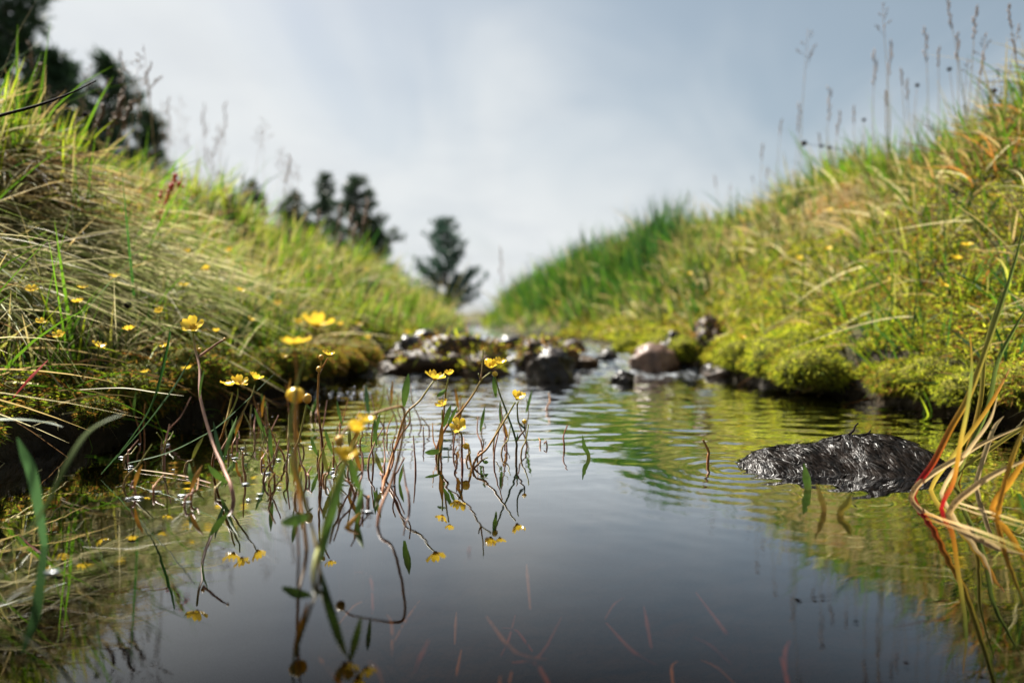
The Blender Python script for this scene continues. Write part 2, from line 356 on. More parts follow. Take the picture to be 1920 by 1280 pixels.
# ------------------------------------------------------------------ grass
GREEN = (.085, .18, .010); YG = (.25, .31, .016); STRAW = (.38, .28, .11); PALE = (.52, .46, .25); BROWN = (.14, .08, .035); OR = (.34, .15, .03); DEEP = (.03, .095, .014)
def zone_weights(x, y, zones):
    return [np.exp(-(((x - c.x) / rx) ** 2 + ((y - c.y) / ry) ** 2)) for (c, rx, ry) in zones]
def bank_points(side, n, y0, y1, u0, u1, up=1.0):
    y = np.exp(rng.uniform(math.log(y0), math.log(y1), n)); u = u0 + (u1 - u0) * rng.random(n) ** up
    x = el(y) - u if side < 0 else er(y) + u
    return x, y, u
def palette(cols, wts, n):
    wts = np.stack(wts, 1); wts = wts / wts.sum(1, keepdims=True); cum = wts.cumsum(1); r = rng.random(n)[:, None]
    idx = (r > cum).sum(1).clip(0, len(cols) - 1); return np.array(cols)[idx] * rng.uniform(.5, 1.35, (n, 1)), idx
def bank_grass(name, side, n, y0, y1, u0, u1, lscale, label, up=.9, nseg=4):
    x, y, u = bank_points(side, n, y0, y1, u0, u1, up); d = np.hypot(x, y)
    nt_ = n // 34; tx, ty, tu = bank_points(side, nt_, y0, y1, max(u0, .04), u1, up); own = rng.integers(0, nt_, n); intuft = rng.random(n) < .72
    spread = (.011 + .009 * np.hypot(tx, ty)) * rng.uniform(.5, 1.5, nt_); ox = rng.normal(0, 1, n); oy = rng.normal(0, 1, n)
    x = np.where(intuft, tx[own] + ox * spread[own], x); y = np.where(intuft, ty[own] + oy * spread[own], y); u = np.where(intuft, tu[own] - (ox * spread[own] if side < 0 else -ox * spread[own]), u)
    tl = rng.gamma(5, .2, nt_); tcol = rng.random((nt_, 7)) ** 3 * 4 + .08
    ang0 = np.arctan2(oy, ox); z = Hn(x, y); d = np.hypot(x, y)
    keep = (z > .05) & (rng.random(n) < (np.interp(u, [0, .05, .12, .2], [.25, .35, .7, 1]) if side < 0 else np.where(y < 1.8, np.interp(u, [0, .1, .22, .34], [.12, .14, .35, 1]), 1))); x, y, u, z, d, own, intuft, ang0 = [v[keep] for v in (x, y, u, z, d, own, intuft, ang0)]; n = len(x)
    dens = fbm(x * 7, y * 6, 8) + .5; sharp = lambda v: np.clip((v - .5) * 2.2 + .5, 0, 1); tone = sharp(vn(x * 3.2, y * 2.4, 17 + side)); tone2 = sharp(vn(x * 6.5, y * 5, 27 + side))
    one = np.ones(n)
    if side < 0:
        zb = zone_weights(x, y, ZL)
        wts = [.9 * one * (.4 + tone), 1.3 * one * (.3 + tone2) + 1.6 * zb[2], .35 * one * (1.3 - tone) + 2.2 * zb[0] + 1.2 * zb[1], .14 * one + 2.0 * zb[1] + 1.0 * zb[0], .10 * one + 1.6 * zb[0], .06 * one + .1 * zb[0], .25 * one * tone2]
    else:
        zb = zone_weights(x, y, ZR)
        wts = [1.0 * one * (.3 + tone) + 1.2 * zb[1], 1.6 * one * (.3 + tone2), .38 * one * (1.35 - tone) + 2.6 * zb[0] + 1.4 * zb[2], .09 * one + 1.2 * zb[2] + .5 * zb[0], .08 * one + .9 * zb[3] + .4 * zb[0], .07 * one + .4 * zb[3], .25 * one + 2.2 * zb[1]]
    wts = [w_ * np.where(intuft, tcol[own, q], 1) for q, w_ in enumerate(wts)]
    c, idx = palette([GREEN, YG, STRAW, PALE, BROWN, OR, DEEP], wts, n)
    dry = (idx >= 2) & (idx <= 5); grn = (idx == 0) | (idx == 6)
    L = lscale * rng.gamma(6, 1 / 6, n) * (.2 + 1.6 * dens) * np.interp(u, [0, .1, .6, 1.1], [.5, .75, 1.0, 1.25]) * np.interp(d, [0, 3, 10], [1, 1, 1.2])
    W = rng.uniform(.6, 1.3, n) * (.0016 + .00115 * d) * np.where(dry, .8, 1.1)
    L = np.minimum(L * np.where(intuft, .34 + .62 * tl[own], .7), lscale * rng.uniform(1.0, 1.7, n)) * np.where(grn, rng.uniform(1.0, 1.9, n), 1)
    a = np.where(intuft, ang0 + rng.normal(0, .5, n), rng.uniform(0, 2 * math.pi, n)); tilt = np.where(dry, rng.uniform(.15, 1.0, n), rng.uniform(.02, .5, n))
    gx = (-side) * .28; d0 = np.stack([np.cos(a) * tilt + gx * rng.random(n), np.sin(a) * tilt - .08, np.ones(n)], 1); d0 /= np.linalg.norm(d0, axis=1, keepdims=True)
    k = np.where(dry, rng.uniform(.2, .8, n), rng.uniform(.05, .5, n))
    bend = np.stack([d0[:, 0] * k + (-side) * .18 * k, d0[:, 1] * k, -k * rng.uniform(.35, .9, n)], 1)
    tip = c * np.where(dry, 1.1, 1.0)[:, None]; mixr = (rng.random(n) < .3)[:, None]; tip = np.where(mixr, np.array(STRAW) * .9, tip)
    V, F, C = blades(np.stack([x, y, z - .004], 1), d0, bend, L, W, c * .9, tip, nseg)
    return tag(obj(name, mesh_np(name, V, F, C), M_grass), label, 'grass', kind='stuff')
ZL = [(hit(170, 370), .20, .34), (hit(180, 560), .22, .26), (hit(330, 320), .35, .9)]
ZR = [(hit(1600, 430), .11, .20), (hit(1120, 540), .30, 1.6), (hit(1300, 545), .32, .6), (hit(1890, 330), .16, .25)]
bank_grass('grass', -1, 44000, .32, 3.2, .01, 1.35, .095, 'green and straw grass covering the bank below the dark conifers')
bank_grass('grass', -1, 26000, 2.6, 14, .0, 2.2, .10, 'hazy grass farther up the bank below the dark conifers', nseg=3)
bank_grass('grass', 1, 52000, .45, 3.2, .01, 1.45, .085, 'yellow green grass covering the bank behind the wet black rock')
bank_grass('grass', 1, 26000, 2.6, 16, .0, 2.2, .10, 'green grass along the far bank up to the lone pine', nseg=3)
# combed pale grass of the tussock hanging over the bank
def combed(n, pxs, pys, L0, L1, direction, cols, label, spread=.2, w=.0012, lift=.25):
    pts = np.array([hit(rng.uniform(*pxs), rng.uniform(*pys)) for _ in range(160)]); P0 = pts[rng.integers(0, 160, n)] + rng.normal(0, .022, (n, 3)) * (1, 1, .1)
    P0[:, 2] = Hn(P0[:, 0], P0[:, 1])
    d0 = np.array(direction) + rng.normal(0, spread, (n, 3)); d0[:, 2] = np.abs(rng.normal(lift, .14, n)); d0 /= np.linalg.norm(d0, axis=1, keepdims=True)
    bend = np.stack([rng.normal(.12, .1, n), rng.normal(-.05, .1, n), -rng.uniform(.35, .75, n)], 1)
    c, _ = palette(cols, [np.ones(n) * q for q in (1, 1, .7)], n)
    V, F, C = blades(P0, d0, bend, rng.uniform(L0, L1, n), rng.uniform(.6, 1.2, n) * w, c, c, 6)
    tag(obj('grass', mesh_np('grass', V, F, C), M_grass), label, 'grass', kind='stuff')
combed(750, (-160, 300), (455, 570), .08, .22, (.95, -.05, 0), [PALE, (.36, .38, .14), (.17, .22, .05)], 'pale combed grass drooping from the bank towards the water', .4, .0019, .3)
combed(350, (360, 700), (460, 590), .08, .2, (.8, -.3, 0), [PALE, (.38, .38, .13), YG], 'pale fine grass leaning over the bank below the dark conifers', .38, .002, .45)
combed(800, (-60, 300), (290, 400), .07, .18, (.6, -.5, 0), [PALE, STRAW, BROWN], 'withered grass hanging over the dark hollow of the bank', .5, .0022, .35)
combed(1300, (1540, 1650), (360, 420), .06, .13, (-.45, -.6, 0), [STRAW, PALE, OR], 'straw coloured tuft hanging over a dark hollow in the bank', .3, .0015, .3)

def litter(side, n, y0, y1, u0, u1, label):
    x, y, u = bank_points(side, n, y0, y1, u0, u1, 1); z = Hn(x, y) + rng.uniform(.004, .03, n); a = rng.uniform(0, 6.3, n)
    d0 = np.stack([np.cos(a), np.sin(a) * .6, rng.normal(.15, .3, n)], 1); c, _ = palette([PALE, STRAW, BROWN, OR, GREEN, YG], [np.ones(n) * q for q in (1.2, 1, .7, .35, .7, .6)], n)
    V, F, C = blades(np.stack([x, y, z], 1), d0, np.stack([rng.normal(0, .35, n), rng.normal(0, .3, n), -rng.uniform(.1, .7, n)], 1), rng.uniform(.04, .15, n), rng.uniform(.0008, .0022, n), c, c, 6)
    tag(obj('grass', mesh_np('grass', V, F, C), M_grass), label, 'grass', kind='stuff')
litter(-1, 900, .42, 1.6, -.01, .26, 'tangle of loose straws and blades over the shaded water edge')
litter(1, 800, .6, 2.2, -.005, .5, 'scattered straws lying over the bright moss of the sunlit bank')
litter(-1, 700, .7, 2.5, .2, 1.0, 'loose straws tangled in the grass below the conifers')
# ------------------------------------------------------------------ moss: fringe on both banks and cushions over the water line
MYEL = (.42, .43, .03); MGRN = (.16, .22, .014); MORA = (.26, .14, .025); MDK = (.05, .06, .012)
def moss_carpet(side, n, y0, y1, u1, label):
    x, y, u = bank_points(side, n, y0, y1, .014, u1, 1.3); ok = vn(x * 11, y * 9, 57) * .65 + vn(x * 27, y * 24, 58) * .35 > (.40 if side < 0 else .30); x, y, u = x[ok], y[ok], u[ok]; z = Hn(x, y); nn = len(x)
    t = vn(x * 14, y * 12, 37); c, _ = palette([MYEL, MGRN, MORA, MDK], [(.6 + t) * (.3 if side < 0 else 1), .6 + 0 * t, .25 + .4 * (1 - t), (.25 if side > 0 else .8) + 0 * t], nn)  # left bank gets a darker mix, its shade put into the moss colour
    a = rng.uniform(0, 6.3, nn); d0 = np.stack([np.cos(a) * .8, np.sin(a) * .8, rng.uniform(.05, .8, nn)], 1)
    bend = np.stack([np.cos(a) * .2, np.sin(a) * .2, -rng.uniform(0, .5, nn)], 1)
    V, F, C = blades(np.stack([x, y, z + rng.uniform(0, .012, nn)], 1), d0, bend, rng.uniform(.004, .010, nn) * np.interp(y, [.5, 2], [.8, 1.7]), rng.uniform(.0011, .0024, nn) * np.interp(y, [.5, 2], [.8, 1.7]), c * .8, c * 1.1, 2)
    tag(obj('moss', mesh_np('moss', V, F, C), M_moss), label, 'moss', kind='stuff')
moss_carpet(-1, 60000, .35, 2.2, .22, 'moss toned dark for shade under the grass along the shaded water edge')
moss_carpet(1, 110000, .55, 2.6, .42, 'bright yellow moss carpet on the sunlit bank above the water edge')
def ico(sub):
    import bmesh
    bm = bmesh.new(); bmesh.ops.create_icosphere(bm, subdivisions=sub, radius=1); v = np.array([q.co[:] for q in bm.verts]); f = np.array([[a.index for a in q.verts] for q in bm.faces]); bm.free(); return v, f
IV, IF = ico(3); IV4, IF4 = ico(4)
def lump(v, s, amt, fr=1.6):
    d = amt * (fbm(v[:, 0] * fr + s, v[:, 1] * fr + v[:, 2] * 1.3 * fr + s * 2, s) * 2 + .6 * fbm(v[:, 2] * 3 * fr + s, (v[:, 0] - v[:, 1]) * 3 * fr, s + 7, 3))
    return v * (1 + d)[:, None]
def moss_cushion(px, py, rx, ry, rz, seed, label, group, cols, zc=None, n=3400, d=None):
    c = Wp(px, py) if zc is None else P(px, py, d)
    if zc is not None: c.z = zc
    else: c.z = rz * rng.uniform(.35, .8) + .026
    v = lump(IV, seed, .35); V = v * (rx, ry, rz)
    o = tag(obj('moss_cushion', mesh_np('cushion', V, IF), M_cushion, loc=c), label, 'moss', group)
    k = rng.integers(0, len(v), n); nn = v[k] / np.linalg.norm(v[k], axis=1, keepdims=True); ok = nn[:, 2] > -.55; k = k[ok]; nn = nn[ok]; n = len(k)
    P0 = V[k] + rng.normal(0, 1, (n, 3)) * np.array([rx, ry, rz]) * .09
    d0 = nn + rng.normal(0, .6, (n, 3)); d0 /= np.linalg.norm(d0, axis=1, keepdims=True)
    cc, _ = palette(cols, [np.ones(n)] * len(cols), n)
    q = rx / .06
    Vb, F, C = blades(P0, d0, rng.normal(0, .25, (n, 3)) - (0, 0, .25), rng.uniform(.004, .011, n) * q ** .5, rng.uniform(.0011, .0025, n) * q ** .5, cc * .85, cc * 1.1, 2)
    tag(obj('leaves', mesh_np('cushion_leaves', Vb, F, C), M_moss, o), kind='stuff')
sd = 0
for i, y in enumerate(np.linspace(.60, 1.95, 24)):
    x = float(er(y)) + .012 + .018 * rng.normal(); rr = rng.uniform(.018, .055) * (1 if y < 1.3 else .9); y = y + rng.normal(0, .02)
    s = (x, y); c = Vector((x, y, 0)); o_px = 960 + x / y * FPX
    r_ = ray(o_px, 700); py = 600 + .12 / y * FPX
    moss_cushion(o_px, py, rr, rr * 1.1, rr * .75, i + 3, ('small ' if rr < .03 else 'plump ' if rr < .042 else 'broad ') + ('yellow green' if i % 3 else 'rust tinged') + ' moss cushion bulging over the water on the sunlit bank', 'moss cushions along the sunlit bank', [MYEL, MGRN, MYEL, MDK] if i % 3 else [MYEL, MORA, MGRN])
moss_cushion(1545, 640, .085, .07, .03, 41, 'wide moss shelf roofing a dark hollow at the water edge', None, [MYEL, MGRN, MYEL], zc=.082, d=1.22, n=5000)
for i, y in enumerate(np.linspace(.5, 1.5, 15)):
    x = float(el(y)) - .008 + .015 * rng.normal(); rr = rng.uniform(.016, .048); y = y + rng.normal(0, .02)
    moss_cushion(960 + x / y * FPX, 600 + .12 / y * FPX, rr, rr * 1.1, rr * .8, i + 60, ('small ' if rr < .027 else 'plump ' if rr < .038 else 'broad ') + ('shade toned olive' if y < 1.1 else 'rust brown') + ' moss cushion on the shaded bank beside the buttercups', 'moss cushions along the shaded bank', [MGRN, MDK, MDK, MORA] if y < 1.1 else [MORA, MGRN, MORA])  # nearer cushions use darker moss, the lip's shade painted in

# ------------------------------------------------------------------ stones
def stone(name, px, py, rx, ry, rz, seed, mat, label, group=None, zc=None, d=None, amt=.5, rot=0, furry=0):
    c = Wp(px, py) if d is None else P(px, py, d)
    c.z = zc if zc is not None else rz * .3
    v = lump(IV4, seed, amt, 1.3); V = v * (rx, ry, rz); V[:, 2] = np.maximum(V[:, 2], -rz * .8)
    V += (v / np.linalg.norm(v, axis=1, keepdims=True)) * (fbm(v[:, 0] * 7, v[:, 1] * 7 + v[:, 2] * 5, seed + 3)[:, None] * .34 * rz + fbm(v[:, 0] * 16, v[:, 1] * 16 + v[:, 2] * 13, seed + 9)[:, None] * .16 * rz)
    o = obj(name, mesh_np(name, V, IF4), mat, loc=c); o.rotation_euler.z = rot
    tag(o, label, 'stone', group)
    if furry:
        n = furry; k = rng.integers(0, len(V), n); nn = v[k] / np.linalg.norm(v[k], axis=1, keepdims=True); ok = nn[:, 2] > .15; k = k[ok]; nn = nn[ok]; n = len(k)
        d0 = nn + rng.normal(0, .7, (n, 3)); cc, _ = palette([MORA, MYEL, MDK, BROWN], [np.ones(n)] * 4, n)
        Vb, F, C = blades(V[k], d0, rng.normal(0, .3, (n, 3)) - (0, 0, .3), rng.uniform(.006, .016, n), rng.uniform(.0025, .005, n), cc, cc, 2)
        tag(obj('moss_growth', mesh_np('moss_growth', Vb, F, C), M_moss, o), kind='stuff')
    return o, V
stone('boulder', 1226, 698, .052, .05, .05, 5, M_rockpink, 'smooth pale pink boulder at the water edge beside the cascade', d=1.56, zc=.018, amt=.18)
stone('boulder', 1262, 690, .045, .05, .062, 8, M_rockdark, 'dark wet boulder leaning against the pale pink one', d=1.62, zc=.016)
stone('boulder', 1322, 690, .05, .05, .085, 12, M_rockmoss, 'upright brown stone capped with pale moss beside the pink boulder', d=1.58, zc=.03, furry=900)
stone('boulder', 1036, 716, .043, .05, .055, 15, M_rockdark, 'rounded black wet boulder standing in the middle of the cascade', d=1.36, zc=.012)
stone('boulder', 1018, 690, .065, .055, .05, 18, M_rockmoss, 'low brown mossy stone behind the rounded black boulder', d=1.55, zc=.03, furry=900)
stone('boulder', 845, 705, .115, .06, .055, 22, M_rockmoss, 'broad rust brown mossy stone splitting the cascade', d=1.50, zc=.022, amt=.6, furry=1800)
stone('boulder', 905, 706, .06, .05, .038, 24, M_rockmoss, 'sloping brown stone at the tail of the broad mossy one', d=1.45, zc=.012, furry=900)
stone('boulder', 770, 690, .05, .06, .05, 27, M_rockdark, 'dark wet stone between the grassy bank and the broad mossy stone', d=1.60, zc=.022)
stone('boulder', 795, 662, .05, .05, .035, 30, M_rockdark, 'dark stone at the head of the cascade below the grassy bank', d=1.95, zc=.05)
stone('boulder', 957, 658, .055, .05, .022, 33, M_rockdark, 'flat grey stone washed over in the upper stream', d=2.05, zc=.05)
stone('boulder', 1168, 718, .020, .02, .018, 36, M_rockdark, 'small black pebble with water breaking round it', d=1.30, zc=.004)
stone('boulder', 1365, 712, .05, .04, .022, 39, M_rockmoss, 'flat pinkish brown stone lapped by white water under the bank', d=1.42, zc=.008)
stone('boulder', 1340, 706, .03, .03, .02, 42, M_rockdark, 'little wet stone beside the flat pinkish brown one', d=1.47, zc=.006)
# upper and lower stones lying across the step of the stream
for k, (px, py, d, r_) in enumerate(((735, 700, 1.5, .04), (960, 690, 1.65, .03), (1090, 690, 1.6, .035), (1140, 684, 1.75, .03), (1075, 664, 1.95, .04), (870, 668, 1.85, .035))):
    stone('boulder', px, py, r_, r_, r_ * .6, 50 + k * 3, M_rockdark if k % 2 else M_rockmoss, 'small wet stone lying in the white water of the cascade', 'small stones of the cascade', d=d, zc=float(zwat(d)) + .002)

# the wet black rock with its coat of combed moss
c0 = Wp(1560, 872); rk = empty('mossy_rock', (c0.x, c0.y, 0)); tag(rk, 'low black rock covered in wet combed moss lying in the calm pool', 'rock')
def rock_h(x, y):      # x,y local metres: two humps
    g = .034 * np.exp(-((x - .026) / .05) ** 2 - ((y - .006) / .040) ** 2) + .020 * np.exp(-((x + .048) / .026) ** 2 - ((y + .002) / .034) ** 2) + .009 * np.exp(-(x / .095) ** 4 - (y / .046) ** 4) + .013 * np.exp(-((x - .075) / .03) ** 2 - ((y - .002) / .035) ** 2)
    return g * .92 - .014 + .012 * fbm(x * 45, y * 45, 88)
gx, gy = np.meshgrid(np.linspace(-.14, .14, 90), np.linspace(-.09, .09, 60)); gz = rock_h(gx, gy)
obj('stone', mesh_np('stone', np.stack([gx, gy, gz], -1), grid_faces(*gx.shape)), M_rockdark, rk)
n = 26000; x = rng.uniform(-.105, .125, n); y = rng.uniform(-.06, .06, n); z = rock_h(x, y); ok = z > -.006; x, y, z = x[ok], y[ok], z[ok]; n = len(x)
e = .002; sx = (rock_h(x + e, y) - z) / e; sy = (rock_h(x, y + e) - z) / e
fl = np.stack([-sx * .9 + .35 + 1.9 * fbm(x * 55, y * 55, 31), -sy * .7 - .45, np.zeros(n)], 1) + rng.normal(0, .3, (n, 3)) * (1, 1, 0); fl /= np.linalg.norm(fl, axis=1, keepdims=True)
fl[:, 2] = sx * fl[:, 0] + sy * fl[:, 1] + rng.uniform(.0, .12, n)
L = rng.uniform(.003, .010, n)
bend = np.stack([rng.normal(.05, .12, n), rng.normal(0, .12, n), -rng.uniform(.15, .5, n)], 1)
# lay the blades flat on the rock: width across the flow
t = np.linspace(0, 1, 5); p = np.stack([x, y, z + .0008], 1)[:, None] + L[:, None, None] * (fl[:, None] * t[None, :, None] + bend[:, None] * (t ** 2)[None, :, None])
S = np.cross(fl, np.stack([-sx, -sy, np.ones(n)], 1) + rng.normal(0, .5, (n, 3))); S /= np.linalg.norm(S, axis=1, keepdims=True)
wd = rng.uniform(.00018, .00045, n)[:, None, None] * (1 - t ** 2 * .85)[None, :, None]
V = np.stack([p - S[:, None] * wd, p + S[:, None] * wd], 2).reshape(-1, 3); base = (np.arange(n) * 10)[:, None]; k = np.arange(4)[None] * 2
tag(obj('moss_coat', mesh_np('moss_coat', V, np.stack([base + k, base + k + 1, base + k + 3, base + k + 2], -1).reshape(-1, 4)), M_wetmoss, rk), kind='stuff')
for pts in (((1592, 797), (1600, 790), (1603, 782), (1609, 776)), ((1619, 799), (1628, 795), (1632, 790)), ((1563, 803), (1572, 800), (1577, 799))):
    mb = MB(); tube(mb, catmull([P(a, b_ + 17, .565 + .002 * q) for q, (a, b_) in enumerate(pts)], 3), [.0011, .0006], 5); obj('twig', mb.mesh('twig', off=rk.location), M_dark, rk)

# ------------------------------------------------------------------ trees
def conifer(name, base, h, wid, seed, label, kind='pine', group=None, lean=(0, 0), dens=1.0, bare=.12):
    r = np.random.default_rng(seed); rt = empty(name, base); tag(rt, label, 'tree', group)
    mb = MB(); tp = catmull([(0, 0, -.2), (lean[0] * .3, lean[1] * .3, h * .45), (lean[0], lean[1], h)], 6); tube(mb, tp, [h * .022, h * .012, h * .003], 8); 
    crown = MB(); limbs = MB()
    nw = int(19 * dens)
    A = []; D = []; LL = []
    for i in range(nw):
        f = bare + (1 - bare) * (i + r.uniform(-.3, .3)) / nw; f = min(max(f, bare), .98); z = f * h
        c = np.array([np.interp(z, tp[:, 2], tp[:, q]) for q in range(3)])
        prof = (1 - f) ** .75 * (.5 + .5 * min(1, f / .3)) if kind == 'pine' else (1 - f) ** .85 * 1.15
        for k in range(r.integers(4, 7)):
            if r.random() < .12: continue
            a = r.uniform(0, 6.283); l = wid * .5 * (prof * r.uniform(.6, 1.15) + .06); up = .55 if kind == 'pine' else .12
            e = c + np.array([math.cos(a) * l, math.sin(a) * l, l * (up + r.normal(0, .12))]); mid = (c + e) / 2 + np.array([0, 0, -.10 * l])
            pth = catmull([c, mid, e], 4); tube(limbs, pth, [h * .006, h * .002], 4)
            m_ = max(4, int(l / (h * .021)))
            for q in range(m_):
                s = .25 + .75 * (q + r.random()) / m_; j = s * (len(pth) - 1); i0 = int(min(j, len(pth) - 2)); pt = pth[i0] + (pth[i0 + 1] - pth[i0]) * (j - i0)
                pt = pt + r.normal(0, h * .013, 3); nn_ = 20
                ax = (e - c) / (np.linalg.norm(e - c) + 1e-6) + np.array([0, 0, .4])
                A.append(pt + r.normal(0, h * .010, (nn_, 3))); D.append(ax + r.normal(0, .75, (nn_, 3))); LL.append(r.uniform(.02, .042, nn_) * h)
    A = np.concatenate(A); D = np.concatenate(D); D /= np.linalg.norm(D, axis=1, keepdims=True); LL = np.concatenate(LL); n = len(A)
    cb = np.array((.045, .095, .065)) if kind == 'pine' else np.array((.028, .055, .024)); c = cb * r.uniform(.6, 1.6, (n, 1))
    V, F, C = blades(A, D, r.normal(0, .08, (n, 3)), LL, LL * .24, c, c * 1.3, 1)
    t = obj('trunk', mb.mesh('trunk'), M_bark, rt); tag(obj('limbs', limbs.mesh('limbs'), M_bark, t), kind='stuff')
    tag(obj('crown', mesh_np('crown', V, F, C), M_needle, rt), kind='stuff'); return rt
def tree_at(name, px, py_top, py_base, d, wpx, seed, label, **k):
    b = P(px, py_base, d); t = P(px, py_top, d); g = H(b.x, b.y); b.z = min(b.z, g) if g < b.z + 1.5 else b.z
    conifer(name, b, t.z - b.z, wpx / FPX * d, seed, label, **k)
tree_at('pine_tree', 838, 408, 606, 17, 170, 3, 'lone blue green young pine standing where the banks meet')
tree_at('pine_tree', 672, 328, 560, 13, 230, 5, 'dense dark conifer with a pointed top behind the grassy bank', kind='spruce', dens=1.3)
tree_at('pine_tree', 612, 322, 560, 15, 120, 9, 'slim pale conifer beside the dense dark one', kind='spruce')
tree_at('pine_tree', 553, 355, 540, 14, 190, 13, 'low rounded conifer peeping over the grassy bank', kind='spruce', dens=1.2)
tree_at('pine_tree', 478, 338, 520, 13, 150, 15, 'short conifer half hidden by the grassy bank skyline', kind='spruce')
tree_at('pine_tree', 20, -90, 320, 8, 430, 21, 'tallest dark conifer at the top of the grassy bank', kind='spruce', dens=1.25)
tree_at('pine_tree', 110, 95, 330, 8.3, 200, 25, 'narrow dark conifer between the tallest one and the bushy one', kind='spruce', dens=1.3)
tree_at('pine_tree', 205, 105, 400, 8, 300, 27, 'bushy dark conifer rising behind the long grass of the bank', kind='spruce', dens=1.25)
tree_at('pine_tree', 280, 205, 420, 7.6, 170, 31, 'small dark conifer at the end of the row on the bank', kind='spruce', dens=1.1)

# ------------------------------------------------------------------ rush clumps
def rushes(px, py, d, n, L, rad, label, group, cols, lean=.12, w=.0022):
    b = hit(px, py) if d is None else Vector((P(px, py, d).x, d, 0)); b.z = H(b.x, b.y)
    a = rng.uniform(0, 6.3, n); q = rad * rng.random(n) ** .6; P0 = np.stack([np.cos(a) * q, np.sin(a) * q, np.zeros(n)], 1)
    P0[:, 2] = Hn(P0[:, 0] + b.x, P0[:, 1] + b.y) - b.z - .01
    d0 = np.stack([np.cos(a) * lean, np.sin(a) * lean, np.ones(n)], 1) + rng.normal(0, lean, (n, 3)); d0 /= np.linalg.norm(d0, axis=1, keepdims=True)
    c, _ = palette(cols, [np.ones(n)] * len(cols), n)
    V, F, C = blades(P0, d0, np.stack([d0[:, 0] * .4, d0[:, 1] * .4, -.12 * np.ones(n)], 1), L * rng.uniform(.55, 1.1, n), w * rng.uniform(.7, 1.3, n), c * .9, c, 5)
    tag(obj('rush_clump', mesh_np('rush_clump', V, F, C), M_grass, loc=b), label, 'rushes', group)
G2 = (.03, .085, .018)
for px, py, L in ((1000, 562, .24), (1040, 548, .24), (1080, 532, .22), (1110, 520, .22), (1145, 505, .2), (1180, 490, .2), (965, 578, .26), (1130, 540, .16), (1060, 565, .18), (1200, 510, .16)):
    rushes(px, py, None, 150, L, .16, 'dark green rushes crowding the far bank between the pine and the tall clump', 'rushes of the far bank', [G2, GREEN, DEEP], w=.006)
rushes(1228, 478, None, 260, .24, .11, 'tallest dark rush clump breaking the skyline of the far bank', None, [G2, DEEP, G2], .1, .0045)
for px, py in ((450, 640), (490, 655), (530, 640), (410, 630)):
    rushes(px, py, None, 70, .11, .035, 'upright green rushes at the foot of the combed pale grass', 'rushes beside the combed grass', [G2, GREEN, YG], .1, .0022)
for px, py in ((1665, 690), (1720, 640), (1640, 640), (1880, 720), (1800, 560), (1900, 560)):
    rushes(px, py, None, 22, .10, .02, 'loose tuft of green blades rising from the bright moss bank', 'grass tufts in the bright moss', [GREEN, YG, G2], .3, .0028)
rushes(1755, 752, None, 16, .065, .012, 'small fresh green tuft growing at the very water edge', None, [YG, GREEN, GREEN], .45, .0028)
for px, py in ((20, 200), (70, 210), (130, 225)):
    rushes(px, py, None, 70, .12, .07, 'tall yellow green grass clump in front of the tallest conifer', 'tall grass clumps below the conifers', [YG, GREEN, YG], .14, .003)

# ------------------------------------------------------------------ buttercups
def petal_mesh():
    s = np.linspace(0, 1, 6); t = np.linspace(-1, 1, 5); V = []
    for a in s:
        wv = .44 * (a ** .65) * (math.sqrt(max(0.0, 1 - ((a - .6) / .42) ** 2)) if a > .6 else 1) + .03
        for b_ in t: V.append((a, b_ * wv, .16 * b_ * b_ * a + .14 * a * a + .03 * math.sin(3 * b_ + 4 * a)))
    return mesh_np('petal', V, grid_faces(6, 5))
PET = petal_mesh(); PET.materials.append(M_petal)
def centre_mesh():
    mb = MB(); v = IV * (.17, .17, .14); mb.add(v + (0, 0, .04), IF)
    for k in range(16):
        a = k * 2.4; rr = .12 + .1 * (k % 3) / 3; tube(mb, [(math.cos(a) * rr * .7, math.sin(a) * rr * .7, .06), (math.cos(a) * rr * 1.5, math.sin(a) * rr * 1.5, .24)], [.018, .03], 4)
    return mb.mesh('flower_centre')
CEN = centre_mesh(); CEN.materials.append(M_centre)
v2, f2 = ico(2); BUDM = mesh_np('bud', lump(v2, 3, .08) * (1, 1, 1.15), f2); BUDM.materials.append(M_bud)
BUDY = mesh_np('bud_yellow', lump(v2, 4, .08) * (1, 1, .9), f2); BUDY.materials.append(M_petal)
CS = {'g': (.19, .20, .03), 'r': (.20, .06, .025), 'p': (.36, .20, .14), 'o': (.30, .14, .025), 'd': (.03, .07, .02)}
def flower(parent, loc, axis, size, openness=.5, n=5):
    o = obj('flower', CEN, None, parent, loc); q = Vector(axis).normalized().to_track_quat('Z', 'Y'); o.rotation_mode = 'QUATERNION'; o.rotation_quaternion = q @ Matrix.Rotation(random.uniform(0, 6), 3, 'Z').to_quaternion(); o.scale = (size,) * 3
    for k in range(n):
        p = obj('petal', PET, None, o); s = random.uniform(.9, 1.08); p.scale = (s, s * random.uniform(.92, 1.08), s)
        p.rotation_euler = (random.uniform(-.1, .1), -openness * .8 - random.uniform(-.16, .16), k * 2 * math.pi / n + random.uniform(-.12, .12))
    return o
def leafm(mb, a, b_, wd, c): 
    a = np.array(a); b_ = np.array(b_); m_ = (a + b_) / 2 + (0, -.002, .0); ribbon(mb, catmull([a, m_, b_], 5), [wd * .3, wd * .8, wd, wd * .8, wd * .1], [c, c], .12)
